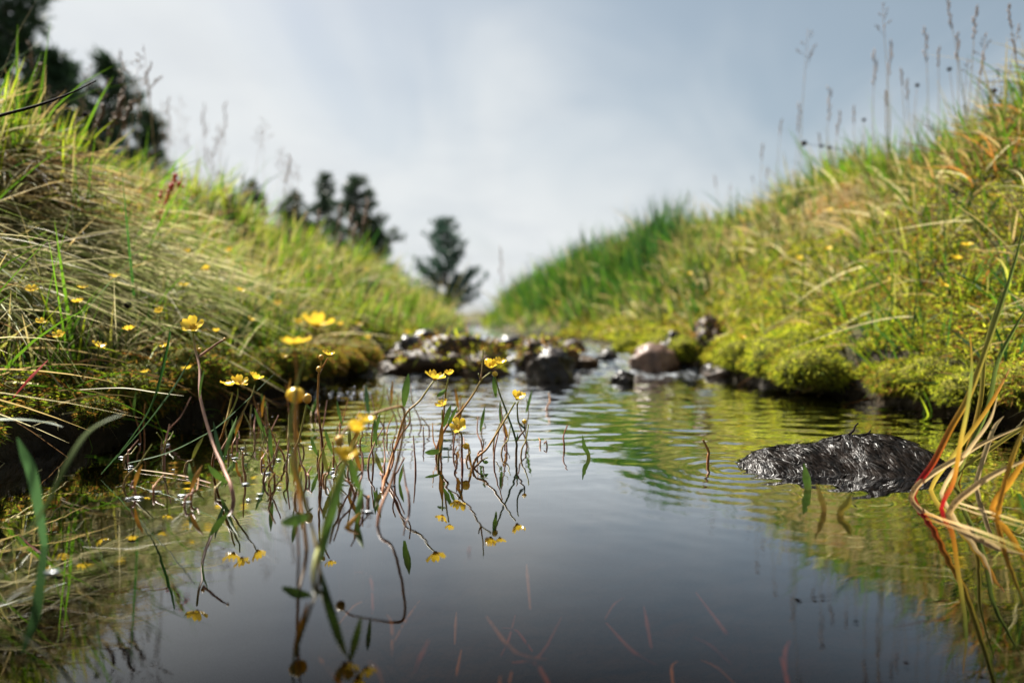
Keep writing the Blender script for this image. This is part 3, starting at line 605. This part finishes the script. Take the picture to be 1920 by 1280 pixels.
def buttercup(label, stems, flowers=(), buds=(), leaves=(), r=.0011, root=None, group=None):
    """stems: list of (colour keys, [(px,py,d)...]); flowers: (px,py,d,size,axis,open); points are real places"""
    b = root or P(*stems[0][1][0]); rt = empty('buttercup', b); tag(rt, label, 'flower', group)
    for q, (ck, pts) in enumerate(stems):
        mb = MB(); pp = [P(*p) for p in pts]
        if q == 0 and root is None: pp = [pp[0] + Vector((.002, .002, -.06))] + pp
        rr = r * .85 if q == 0 else r * .62
        tube(mb, catmull(pp, 7), [rr * 1.25, rr, rr * .7], 7, [CS[k] for k in ck]); obj('stem', mb.mesh('stem', off=b), M_stem, rt)
    for (px, py, d, s, ax, op) in flowers: flower(rt, P(px, py, d) - b, ax, s, op)
    for (px, py, d, s, kind) in buds:
        o = obj('bud', BUDY if kind == 'y' else BUDM, None, rt, P(px, py, d) - b); o.scale = (s,) * 3
    for (p1, p2, wd, c) in leaves:
        mb = MB(); leafm(mb, P(*p1), P(*p2), wd, c); obj('leaf', mb.mesh('leaf', off=b), M_stem, rt)
LG = (.11, .20, .03); LO = (.36, .17, .02); LD = (.05, .11, .035)
def wd_(px, py): return Wp(px, py).y
D = .565
buttercup('buttercup opening sideways on a straight leaning stem over the calm water', [('rog', [(886, 880, wd_(886, 880)), (915, 838, .56), (945, 790, .57), (966, 754, .575)]), ('rg', [(886, 880, .55), (905, 862, .55), (915, 857, .55)])],
    [(969, 748, .575, .0085, (.25, -.35, .9), .75)], [], [((885, 880, .55), (878, 840, .55), .002, LO), ((905, 864, .55), (916, 866, .55), .003, LG)])
buttercup('buttercup pair on a slender forked stem above the dark mossy stone reflection', [('rog', [(818, 858, wd_(818, 858)), (834, 805, .60), (865, 770, .605), (890, 735, .61), (903, 712, .612), (921, 697, .615)]), ('pg', [(901, 716, .612), (904, 690, .612), (906, 655, .612)]), ('og', [(902, 714, .612), (897, 700, .61)])],
    [(920, 690, .615, .0080, (.1, -.5, .8), .8), (937, 682, .625, .007, (.2, -.2, .9), .5)], [(915, 678, .62, .0035, 'y')], [((832, 800, .60), (846, 758, .60), .0045, LG), ((838, 801, .602), (858, 760, .6), .003, LG)])
buttercup('buttercup with a forked dark stem standing straight out of the calm water', [('rdg', [(968, 858, wd_(968, 858)), (968, 828, .59), (952, 778, .60), (936, 735, .605), (928, 704, .61)]), ('rd', [(968, 828, .59), (976, 815, .59), (984, 805, .59), (983, 793, .59)]), ('dg', [(984, 803, .59), (972, 790, .59), (970, 762, .59), (972, 752, .59)])],
    [], [(928, 701, .61, .0028, 'y'), (983, 790, .59, .0022, 'y')], [((930, 745, .605), (925, 705, .605), .004, LG), ((968, 828, .59), (971, 812, .59), .0015, LD)])
buttercup('wide open buttercup tipped sideways on a long curving stem', [('rog', [(718, 925, wd_(718, 925)), (726, 885, .51), (742, 835, .53), (760, 778, .54), (786, 752, .55), (803, 728, .555), (813, 714, .56)]), ('ro', [(738, 850, .52), (752, 815, .525), (768, 792, .53), (767, 765, .53)]), ('ro', [(722, 905, .505), (738, 862, .52), (736, 835, .52), (741, 818, .52)])],
    [(815, 711, .56, .0105, (.12, -.12, .9), .38)], [], [((757, 762, .53), (766, 700, .53), .006, LG), ((748, 908, .5), (757, 868, .5), .0025, LG)])
buttercup('buttercup on the short stem behind the wide open tipped one', [('rog', [(826, 845, wd_(826, 845)), (832, 775, .63), (836, 735, .63), (841, 708, .63)])], [(842, 703, .63, .0065, (.05, -.2, .9), .6)], [], [((836, 730, .63), (819, 744, .62), .004, LG)])
buttercup('buttercup flower nodding low over the waterside shoots', [('rgg', [(822, 868, wd_(822, 868)), (828, 840, .57), (829, 800, .575), (829, 768, .58)])], [(829, 761, .58, .0068, (-.3, -.3, .9), .5)], [], [((828, 845, .575), (796, 848, .56), .005, LG), ((826, 855, .57), (829, 790, .575), .004, LO)])
buttercup('low buttercup facing the pool among the reddish waterside shoots', [('rrg', [(867, 878, wd_(867, 878)), (866, 845, .56), (866, 818, .565), (860, 806, .565)])], [(859, 801, .565, .0085, (-.1, -.8, .6), .35)], [(874, 836, .56, .003, 'y')])
buttercup('tall buttercup with a forked pinkish stem leaning out from the shaded bank', [('rpppg', [(438, 938, wd_(438, 938)), (420, 880, .47), (399, 830, .49), (376, 748, .51), (374, 690, .53), (366, 655, .54), (362, 624, .545)]), ('pr', [(374, 668, .535), (392, 655, .535), (412, 641, .535), (421, 637, .535)])],
    [(362, 614, .545, .0095, (0, -.75, .65), .3)], [(421, 636, .535, .0012, 'b'), (374, 656, .54, .0016, 'b')], [((374, 745, .51), (384, 690, .51), .002, LG), ((427, 905, .458), (390, 872, .45), .0045, LG)], r=.00135)
buttercup('double buttercup with two flowers side by side on the shaded bank edge', [('rog', [(398, 872, wd_(398, 872)), (418, 812, .53), (430, 765, .54), (436, 735, .545)]), ('rg', [(405, 860, .51), (440, 800, .53), (470, 745, .54), (478, 722, .545)]), ('g', [(420, 805, .53), (443, 750, .54), (446, 728, .54)])],
    [(434, 722, .545, .0085, (-.2, -.15, .95), .35), (449, 719, .54, .0080, (.4, -.3, .85), .45), (478, 712, .56, .0075, (.3, .1, .9), .6)], [], [((417, 870, .5), (445, 780, .52), .003, LG), ((420, 868, .5), (400, 790, .51), .003, LD)])
buttercup('small buttercup with side buds on a straight brown stem near the shaded bank', [('roo', [(606, 848, wd_(606, 848)), (600, 798, .58), (596, 760, .585), (597, 715, .59), (599, 699, .59), (608, 683, .59), (615, 671, .59)]), ('og', [(599, 700, .59), (602, 685, .59), (602, 674, .59)])],
    [(617, 666, .59, .0065, (.1, -.25, .9), .35)], [(602, 670, .59, .0022, 'b'), (598, 692, .588, .0024, 'b')])
buttercup('single round buttercup bud on a thin leaning stem', [('og', [(548, 868, wd_(548, 868)), (560, 825, .58), (567, 795, .585), (575, 757, .59)])], [], [(576, 747, .59, .0040, 'b')], [((575, 757, .59), (586, 770, .59), .002, LG)])
buttercup('large blurred buttercup held high on a green stem beside the glossy one', [('ogg', [(600, 1075, wd_(600, 1075)), (578, 960, .335), (545, 830, .345), (557, 720, .352), (578, 655, .356), (591, 622, .358)])], [(594, 612, .358, .0098, (.05, .2, .9), .5)], [], [((598, 1060, .33), (650, 870, .335), .004, LG)], r=.0008)
buttercup('glossy buttercup seen edge on above a round bud', [('roo', [(560, 1040, wd_(560, 1040)), (556, 950, .345), (556, 820, .355), (557, 720, .36), (553, 655, .362)])], [(552, 645, .362, .0085, (.0, .1, 1), .25)], [], [((575, 950, .345), (545, 845, .345), .003, LO)], r=.0007)
buttercup('half opened buttercup bud on a thick ochre stem', [('oo', [(575, 1030, wd_(575, 1030)), (558, 900, .375), (553, 800, .38), (554, 752, .382)])], [], [(554, 741, .382, .0052, 'y')])
buttercup('blurred cluster of buttercups drooping on a thick green stem in front', [('rggg', [(588, 1090, wd_(588, 1090)), (602, 1010, .33), (622, 930, .335), (642, 868, .34)]), ('gg', [(622, 930, .335), (655, 850, .34), (668, 822, .342)])],
    [(643, 862, .335, .0085, (.15, .1, 1), .75), (667, 812, .345, .0065, (.1, -.3, .9), 1.0), (682, 790, .36, .006, (.3, .1, .9), .5)], [], [((612, 1010, .33), (640, 900, .33), .004, LG), ((655, 852, .341), (676, 925, .345), .004, LG), ((528, 980, .345), (585, 965, .345), .006, LG)], r=.0012)
buttercup('arching pink stem hooking over with a closed bud beside the drooping cluster', [('rop', [(708, 985, wd_(708, 985)), (735, 900, .42), (753, 830, .42), (757, 768, .42), (735, 765, .415), (692, 779, .41), (655, 798, .405), (638, 820, .40)])], [], [(636, 826, .40, .0028, 'b')], [((692, 778, .41), (686, 720, .41), .003, LD), ((668, 985, .40), (680, 915, .41), .004, LG), ((640, 1000, .39), (675, 960, .40), .003, LO)], r=.00095)
# many thin reddish stems and shoots of the same plants by the shaded bank
SH = [(470, 800), (500, 812), (520, 845), (540, 900), (560, 910), (490, 875), (455, 870), (645, 880), (660, 900), (690, 880), (700, 870), (625, 880), (610, 910), (580, 905), (535, 870), (760, 800), (745, 800), (790, 800), (805, 812), (700, 800), (655, 815), (675, 835), (720, 806), (795, 830), (880, 850), (905, 845), (925, 842), (940, 852), (895, 862), (850, 850), (460, 905), (515, 905), (595, 870), (570, 850), (540, 840), (690, 945), (665, 930)]
for k in range(60): SH.append((random.uniform(230, 780), random.uniform(775, 960)))
for k in range(14): SH.append((random.uniform(800, 1000), random.uniform(800, 870)))
def shoot(px, py, hpx, label, group, c=('r', 'o'), leaf=True, lean=0, wd=.0008):
    b = Wp(px, py); rt = empty('water_shoot', b); tag(rt, label, 'shoot', group); d = b.y; mb = MB()
    k = d / FPX; top = Vector((lean * k * hpx + random.uniform(-.2, .2) * hpx * k, random.uniform(-.01, .02), hpx * k))
    tube(mb, catmull([(0, 0, -.06), (0, 0, 0), top * .5 + Vector((random.uniform(-.003, .003), 0, 0)), top], 4), [wd * 1.3, wd * .6], 5, [CS[q] for q in c]); obj('stem', mb.mesh('stem'), M_stem, rt)
    if leaf:
        mb = MB(); s = random.choice((-1, 1)); leafm(mb, top * .55, top * .9 + Vector((s * .006, 0, .012)), .0032, random.choice((LG, LO, LG, (.2, .2, .03)))); obj('leaf', mb.mesh('leaf'), M_stem, rt)
for px, py in SH:
    tip, c = random.choice((('ochre', ('r', 'o')), ('green', ('r', 'g')), ('pink', ('r', 'p')))); lf = random.random() < .38; hp = random.uniform(22, 85)
    shoot(px, py, hp, ('short ' if hp < 50 else 'tall ') + ('leafy' if lf else 'bare') + ' shoot with ' + tip + ' tip rising from the water among buttercup stems', 'shoots among the buttercups', c, lf, random.uniform(-.4, .4))
shoot(1026, 838, 12, 'tiny shoot just breaking the calm water surface', 'tiny shoots in open water', leaf=False); shoot(1013, 836, 10, 'tiny shoot just breaking the calm water surface', 'tiny shoots in open water', leaf=False)
shoot(1058, 842, 44, 'lone thin red shoot leaning in open water', None, ('r', 'r'), False, .1, .0009); shoot(1327, 870, 46, 'lone ochre shoot beside the black mossy rock', None, ('r', 'o'), False, -.1, .0012)
shoot(1025, 770, 30, 'short brown shoot in the rippled water below the cascade', None, ('r', 'o'), False, 0, .0012)
for (px, py, pts, c, wd, lab) in ((1104, 858, [(1104, 858), (1096, 838), (1092, 815)], LG, .004, 'curved green leaf shoot alone in open water'), (1512, 918, [(1515, 925), (1512, 895), (1507, 868)], LG, .006, 'blurred green leaf tip standing before the black mossy rock'),
        (1575, 965, [(1575, 965), (1588, 945), (1597, 925)], (.30, .24, .03), .005, 'yellow leaf tip poking from the dark water'), (1545, 958, [(1545, 958), (1540, 935), (1530, 905)], (.22, .16, .03), .004, 'thin ochre leaf beside the yellow leaf tip')):
    b = Wp(px, py); rt = tag(empty('water_shoot', b), lab, 'shoot'); mb = MB(); pp = [Wp(px, py) + Vector((0, 0, -.03))] + [P(a, q, b.y) for a, q in pts]
    ribbon(mb, catmull(pp, 5), [wd * .3, wd * .8, wd, wd * .1], [CS['r'], c, c]); obj('leaf', mb.mesh('leaf', off=b), M_stem, rt)

# small buttercups on the banks
def bank_flower(px, py, label, group, sz=.0075, drop=34, near=.93):
    g = hit(px, min(py + drop, 700)); d = g.y; r_ = ray(px, py); t = P(px, py, d * near); rt = empty('buttercup', g); tag(rt, label, 'flower', group); mb = MB()
    tl = t - g; tube(mb, catmull([(0, 0, -.005), tl * .5 + Vector((random.uniform(-.005, .005), 0, 0)), tl], 4), [.0008, .0005], 5, [CS['g'], CS['g']]); obj('stem', mb.mesh('stem'), M_stem, rt)
    flower(rt, tl, (random.uniform(-.3, .4), random.uniform(-.6, .1), .9), sz, random.uniform(.25, .7))
A_ = ('small buttercup blooming in the grass of the shaded bank below the conifers', 'buttercups of the bank below the conifers')
for px, py, s in ((146, 567, .0075), (155, 540, .007), (243, 619, .0078), (185, 650, .0085), (405, 622, .007), (77, 604, .006), (352, 692, .007), (272, 698, .005), (352, 473, .0085), (386, 507, .0095), (346, 536, .0085), (532, 668, .006), (573, 712, .005), (470, 600, .008), (300, 585, .008), (215, 520, .008), (450, 545, .009), (520, 570, .009), (110, 630, .007), (310, 650, .007), (430, 470, .01), (560, 605, .009), (60, 545, .008)):
    bank_flower(px, py, *A_, sz=s * .9, drop=45, near=.86)
B_ = ('tiny far buttercup blooming above the stones of the cascade', 'far buttercups near the cascade')
for px, py in ((599, 503), (688, 507), (673, 609), (637, 609), (765, 623), (789, 627), (690, 634), (893, 634), (933, 635), (873, 650), (1045, 569), (743, 648), (1055, 672), (896, 628)): bank_flower(px, py, *B_, sz=.0095, drop=22)
C_ = ('small buttercup blooming on the sunlit mossy bank behind the black rock', 'buttercups of the sunlit bank')
for px, py in ((1552, 467), (1498, 486), (1294, 514), (1350, 549), (1812, 460), (1792, 486), (1766, 536), (1391, 635), (1432, 567), (1556, 395), (1800, 250), (1760, 262)): bank_flower(px, py, *C_, sz=.0085, drop=40)

# ------------------------------------------------------------------ sedge with red bases in the water
b = Wp(1765, 950); sg = tag(empty('sedge_clump', b), 'sedge clump with red leaf bases leaning out of the water beside the black rock', 'sedge')
RD = (.30, .012, .012); ORG = (.42, .20, .02); YL = (.36, .30, .05); PL = (.56, .41, .20); GR = (.14, .19, .04)
SED = [([(1711, 929), (1751, 865), (1783, 802), (1815, 745), (1846, 661), (1874, 580), (1903, 490), (1925, 400)], [RD, RD, ORG, YL, GR, GR], .0052),
       ([(1708, 932), (1742, 892), (1801, 856), (1846, 829), (1925, 795)], [ORG, PL, PL, PL], .0048), ([(1765, 953), (1788, 901), (1801, 829), (1815, 760), (1822, 690), (1819, 625)], [RD, RD, ORG, YL, GR, ORG], .0055),
       ([(1778, 965), (1824, 915), (1874, 883), (1940, 855)], [ORG, PL, PL], .0052), ([(1860, 953), (1892, 906), (1925, 855), (1960, 800)], [(.3, .05, .01), ORG, ORG, YL], .0055),
       ([(1745, 918), (1790, 850), (1846, 774), (1878, 720), (1894, 690)], [ORG, YL, ORG, (.4, .2, .08)], .005), ([(1790, 895), (1856, 842), (1912, 805), (1960, 780)], [GR, YL, YL], .0042),
       ([(1795, 905), (1822, 820), (1840, 740), (1850, 640), (1880, 540)], [ORG, ORG, YL, GR], .0045), ([(1765, 925), (1815, 845), (1855, 790), (1870, 745)], [PL, PL, PL], .004), ([(1830, 910), (1850, 840), (1865, 800), (1882, 780)], [PL, PL, PL], .0045),
       ([(1800, 880), (1850, 770), (1870, 680), (1900, 620), (1935, 560)], [YL, GR, GR, GR], .0045), ([(1870, 970), (1885, 900), (1905, 840), (1945, 740)], [ORG, ORG, YL], .004)]
for k, (pts, cols, wd) in enumerate(SED):
    wd *= .74; px0, py0 = pts[0]; dd = Wp(px0, max(py0, 905)).y; mb = MB(); pp = [P(px0, py0, dd) + Vector((-.004, 0, -.04))] + [P(a, q, dd + .006 * i * (1 if k % 2 else .3)) for i, (a, q) in enumerate(pts)]
    ribbon(mb, catmull(pp, 5), [wd * .8, wd, wd, wd * .8, wd * .15], cols, .2, (random.uniform(-.5, .5), -1, .2)); obj('leaf_blade', mb.mesh('leaf_blade', off=b), M_grass, sg)
def straw(name, pts, wd, cols, label, cat='straw', z=None, group=None, mat=None):
    pp = [Wp(a, q, .0015) if len(p) == 2 else P(*p) for p in pts for a, q in [p[:2]]]; mb = MB(); ribbon(mb, catmull(pp, 6), wd, cols, .15, (0, -.3, 1)); o = obj(name, mb.mesh(name, off=pp[0]), mat or M_grass, loc=pp[0]); tag(o, label, cat, group)
straw('floating_straw', [(1735, 962), (1790, 980), (1850, 1000), (1914, 1026)], [.002, .003, .003, .001], [ORG, PL, YL], 'long yellow straw floating on dark water at the foot of the sedge')
straw('floating_straw', [(1790, 940), (1850, 958), (1940, 985)], [.002, .003, .002], [PL, PL, YL], 'pale straw floating behind the long yellow one')
straw('floating_straw', [(395, 905), (350, 893), (300, 885), (262, 880)], [.001, .0015, .001], [CS['p'], STRAW], 'pinkish straw floating under the shaded bank')
straw('fallen_leaf', [(868, 1058, .355), (876, 1046, .352), (881, 1022, .35)], [.001, .0035, .001], [(.2, .05, .05), (.12, .03, .03)], 'small dark red leaf standing upright on the calm pool', 'leaf')
straw('red_leaf', [(25, 745, .56), (60, 705, .57), (90, 675, .58)], [.002, .005, .001], [(.45, .02, .02), (.35, .03, .02)], 'bright red withered leaf in the grass of the shaded bank', 'leaf')
# long blades crossing the shaded water edge
for pts, wd, cols, lab in (
        ([(-20, 1118, .30), (20, 1040, .30), (85, 950, .31), (125, 870, .32), (160, 815, .33), (195, 790, .335), (232, 776, .34)], .0028, [(.05, .09, .015), (.08, .12, .02), GR], 'broad blurred green blade arching up over the dark water'),
        ([(190, 888, .52), (250, 815, .525), (290, 745, .53), (316, 640, .54), (318, 615, .54)], .0028, [DEEP, DEEP, G2], 'dark green blade rising steeply from the shaded water edge'),
        ([(190, 888, .52), (270, 800, .52), (330, 720, .53), (360, 665, .54)], .0026, [DEEP, G2, DEEP], 'dark green blade crossing the steep one'),
        ([(240, 868, .53), (310, 850, .53), (370, 822, .53), (420, 790, .53), (515, 700, .55)], .0022, [DEEP, DEEP, G2], 'low dark blade leaning from the bank towards the double buttercup'),
        ([(-430, 760, .42), (-200, 775, .42), (-40, 785, .42), (40, 786, .43), (90, 792, .44), (118, 800, .44)], .003, [(.3, .35, .25), (.3, .35, .25)], 'pale blurred blade lying across the dark bank hollow'),
        ([(150, 730, .55), (230, 727, .55), (290, 735, .55), (345, 742, .55)], .0014, [PALE, PALE], 'pale thin straw lying over the moss of the shaded bank'),
        ([(85, 1032, .36), (72, 950, .36), (58, 880, .36), (45, 850, .36), (33, 820, .36)], .005, [LD, LD], 'blurred short blue green leaf in the dark water corner'),
        ([(-30, 440, .75), (60, 455, .75), (140, 480, .76), (215, 513, .77)], .0016, [PALE, PALE], 'white straw slanting across the withered tussock'),
        ([(-20, 475, .75), (100, 455, .76), (222, 433, .77)], .0016, [OR, STRAW], 'tan grass stalk lying across the dark tussock hollow')):
    straw('grass_strand', pts, [wd * .6, wd, wd, wd * .15], cols, lab, 'blade')
mb = MB(); pp = [P(-60, 235, .5), P(0, 217, .5), P(70, 198, .505), P(130, 176, .51), P(180, 152, .515)]; b = hit(-330, 420); pp = [b] + pp
tube(mb, catmull(pp, 6), [.0012, .0011, .0004], 6); tag(obj('bent_stalk', mb.mesh('bent_stalk', off=pp[0]), M_dark, loc=pp[0]), 'dark bare stalk bending across the conifers on the bank', 'stalk')
# submerged twigs and leaves on the bed
mb = MB()
for k in range(30):
    p = Wp(random.uniform(620, 1500), random.uniform(1060, 1290), -.05); p.z = random.uniform(-.10, -.05); a = random.uniform(0.6, 2.6); l = random.uniform(.012, .05)
    tube(mb, catmull([p, p + Vector((math.cos(a) * l * .5, math.sin(a) * l * .5 + random.uniform(-.5, .5) * l, .006)), p + Vector((math.cos(a) * l, math.sin(a) * l, .010))], 3), [.0008, .0016, .0005], 5, random.choice([(.36, .08, .03), (.40, .20, .05), (.26, .07, .03)]))
tag(obj('submerged_twigs', mb.mesh('submerged_twigs'), M_stem), 'orange and red plant debris lying under the clear pool water', 'debris', kind='stuff')
# sky glints of the dimpled water made as white flecks, plus bubbles
mb = MB()
for k in range(95):
    px, py = random.choice(SH + [(438, 938), (330, 930), (300, 965), (250, 900), (95, 1000), (85, 1065), (470, 930), (718, 925), (690, 960), (590, 965)]); px += random.gauss(0, 13); py += random.gauss(2, 7)
    if px < 40 or px > 760: continue
    p = Wp(px, py, .0008); s = random.uniform(.0005, .0019); v, f = v2, f2
    mb.add(lump(v, k, 1.1, 1) * (s * random.uniform(1, 2.2), s * random.uniform(.8, 1.5), s * .28) + np.array(p), f)
for k in range(60):
    px = random.uniform(570, 800); py = random.uniform(725, 745); p = Wp(px, py, .0015); s = random.uniform(.001, .0028); mb.add(v2 * (s, s, s * .7) + np.array(p), f2)
tag(obj('foam_and_glints', mb.mesh('foam_and_glints'), M_glint_foam), 'painted white sky glints and bubbles among the buttercup stems', 'foam_and_glints', kind='stuff')

# ------------------------------------------------------------------ stalks with seed heads on the skyline
def spike(mb, p, dirv, L, r, n=9):
    dirv = np.array(dirv) / np.linalg.norm(dirv)
    for k in range(n):
        q = np.array(p) + dirv * L * k / n; a = random.uniform(0, 6.3); s = np.array([math.cos(a), math.sin(a), .6]); s = s * .5 + dirv; s /= np.linalg.norm(s)
        l = L / n * 2.0; e = q + s * l; m_ = (q + e) / 2; side = np.cross(s, [0, 1, .1]); side /= np.linalg.norm(side) + 1e-9; o = np.cross(s, side)
        mb.add([q, m_ + side * r, m_ + o * r, m_ - side * r, m_ - o * r, e], [[0, 1, 2], [0, 2, 3], [0, 3, 4], [0, 4, 1], [5, 2, 1], [5, 3, 2], [5, 4, 3], [5, 1, 4]])
def stalk(base, top, label, group, head=.2, r=.0007, hr=.0018, kind='spike', col='o', cat='grass stalk'):
    rt = tag(empty('grass_stalk', base), label, cat, group); t = top - base; mb = MB(); mid = t * .55 + Vector((random.uniform(-.02, .02), 0, .0)) * t.length
    pth = catmull([(0, 0, -.01), mid, t], 5); tube(mb, pth, [r * 1.2, r * .5], 4, [CS['g'], CS[col]]); obj('stem', mb.mesh('stem'), M_stem, rt)
    mb = MB(); d = np.array(t.normalized()); L = t.length * head
    if kind == 'spike': spike(mb, np.array(t) - d * L, d, L, hr, 9)
    elif kind == 'knob':
        mb.add(lump(v2, 5, .4) * hr * 2.2 + np.array(t), f2)
    else:
        for k in range(7):
            a = random.uniform(0, 6.3); p = np.array(t) - d * L * (1 - k / 7); dv = np.array([math.cos(a), math.sin(a) * .7, .7]); ll = L * .33 * (1.1 - k / 8); tube(mb, [p, p + dv * ll * .6, p + dv * ll + (0, 0, -.1 * ll)], [r * .4, r * .3], 3); spike(mb, p + dv * ll * .5, dv, ll * .6, hr * .6, 4)
    obj('seed_head', mb.mesh('seed_head'), M_head if kind != 'knob' else M_dark, rt)
KL = {'spike': 'narrow spiked', 'panicle': 'loose branching', 'knob': 'dark round'}; KG = {'spike': ', spiked', 'panicle': ', branching', 'knob': ', knobbed'}
GA = ('thin grass stalk with a %s seed head against the sky above the sunlit bank', 'seed stalks above the sunlit bank')
for px, py, d, kd in [(1655, 5, 1.3, 'panicle'), (1515, 55, 1.5, 'panicle'), (1690, 130, 1.4, 'spike'), (1735, 55, 1.35, 'spike'), (1775, 0, 1.3, 'spike'), (1795, 65, 1.25, 'spike'), (1830, 15, 1.2, 'spike'), (1850, 60, 1.2, 'panicle'), (1890, 10, 1.15, 'spike'), (1910, 45, 1.15, 'panicle'), (1845, 100, 1.25, 'spike'), (1870, 130, 1.2, 'spike'), (1815, 110, 1.3, 'panicle'), (1760, 90, 1.35, 'spike'), (1640, 95, 1.45, 'spike'), (1670, 80, 1.45, 'spike'), (1720, 160, 1.4, 'knob'), (1555, 165, 1.6, 'spike'), (1600, 200, 1.6, 'spike'), (1500, 195, 1.8, 'spike'), (1430, 270, 2.0, 'spike'), (1465, 225, 2.0, 'spike'), (1620, 225, 1.5, 'knob'), (1575, 210, 1.6, 'spike'), (1440, 315, 2.0, 'spike'), (1410, 330, 2.2, 'spike'), (1340, 330, 2.4, 'spike'), (1370, 345, 2.3, 'panicle'), (1290, 360, 2.8, 'spike'), (1660, 170, 1.45, 'spike'), (1900, 75, 1.1, 'spike'), (1780, 130, 1.3, 'knob'), (1700, 150, 1.4, 'spike'), (1535, 250, 1.7, 'spike'), (940, 465, 2.4, 'spike'), (1480, 330, 1.9, 'spike'), (1865, 170, 1.2, 'knob')]:
    t = P(px, py, d); bx = t.x + random.uniform(-.04, .06); stalk(Vector((bx, d, H(bx, d))), t, GA[0] % KL[kd], GA[1] + KG[kd], head=random.uniform(.12, .22), kind=kd, hr=.0018, r=.0007)
GB = ('hazy thin grass stalk with a %s head above the bank below the conifers', 'seed stalks above the shaded bank')
for k in range(46):
    px = random.uniform(300, 560) if k > 12 else random.uniform(0, 300); py = 150 + (px - 300) * .35 + random.uniform(0, 150) if px > 300 else random.uniform(60, 190)
    d = random.uniform(1.9, 3.2) if px > 300 else random.uniform(1.2, 1.7); t = P(px, py, d); bx = t.x + random.uniform(-.08, .05)
    kd = 'panicle' if k % 3 else 'spike'; stalk(Vector((bx, d, H(bx, d))), t, GB[0] % KL[kd], GB[1] + KG[kd], head=random.uniform(.15, .3), kind=kd, hr=.0024, r=.0007, col='p')
GC = ('buff grass stalk with a feathery head before the dense dark conifer', 'feathery heads before the dark conifers')
for px, py, d in ((575, 400, 1.9), (600, 395, 1.9), (640, 385, 2.0), (660, 390, 2.0), (690, 375, 2.0), (668, 420, 1.9), (640, 440, 1.8), (435, 365, 1.8), (545, 430, 1.8), (500, 395, 2.0), (80, 120, 1.1), (230, 185, 1.2), (195, 200, 1.2), (215, 215, 1.2), (250, 190, 1.3)):
    t = P(px, py, d); bx = t.x - random.uniform(.0, .06); stalk(Vector((bx, d - .05, H(bx, d - .05))), t, *GC, head=.25, hr=.0045, r=.001, col='p')
# dark knobbed stalk tips
for px, py, lab in ((96, 505, 'green stalk with a dark spiky seed head before the combed grass'), (240, 572, 'bent stalk ending in a small dark seed head over the combed grass'), (45, 280, 'dark round seed head above the withered tussock'), (213, 328, 'small dark knob on a stalk before the bright grass'), (118, 330, 'second dark knob over the withered tussock'), (248, 342, 'brown knob beside the small dark one'), (160, 215, 'dark seed knob in front of the bushy conifer')):
    g = hit(px - 10, py + 130 if py > 400 else py + 70); t = P(px, py, g.y); stalk(g, t, lab, None, .12, .0009, .0019, 'knob', 'g')
stb = hit(1640, 360); pp = [P(1508, 269, 1.5), P(1540, 274, 1.5), P(1556, 277, 1.5), P(1590, 290, 1.5)]; stk = tag(empty('grass_stalk', stb), 'leaning stalk with three dark knobs sticking out over the sunlit bank', 'grass stalk'); mb = MB(); tube(mb, catmull([stb] + pp[::-1], 5), [.001, .0004], 5); obj('stem', mb.mesh('stem', off=stb), M_dark, stk)
for p, s in zip(pp, (.006, .0042, .0042)):
    o = obj('seed_head', mesh_np('seed_head', lump(v2, 9, .4) * s, f2), M_dark, stk, p - stb)
# red sorrel
g = hit(290, 520); top = P(327, 325, g.y); rt = tag(empty('sorrel_stalk', g), 'red sorrel stalk with clustered seeds standing out of the green bank', 'plant'); mb = MB()
pth = [P(290, 520, g.y), P(296, 460, g.y), P(300, 410, g.y), P(312, 370, g.y), P(322, 345, g.y), P(328, 322, g.y)]; tube(mb, catmull(pth, 5), [.0012, .0007], 5); obj('stem', mb.mesh('stem', off=g), M_red, rt)
mb = MB()
for (a, b_, c_) in ((298, 382, 5), (301, 370, 6), (303, 362, 5), (315, 372, 6), (317, 362, 7), (320, 353, 8), (323, 345, 8), (328, 335, 7), (329, 326, 6), (336, 346, 6), (342, 347, 4), (300, 412, 6), (297, 398, 3), (311, 378, 4)):
    for q in range(3): mb.add(lump(v2, q + int(a), .4) * (c_ * .5 * g.y / FPX) + np.array(P(a + random.uniform(-2, 2), b_ + random.uniform(-4, 4), g.y + random.uniform(-.004, .004))), f2)
obj('seed_cluster', mb.mesh('seed_cluster', off=g), M_red, rt)
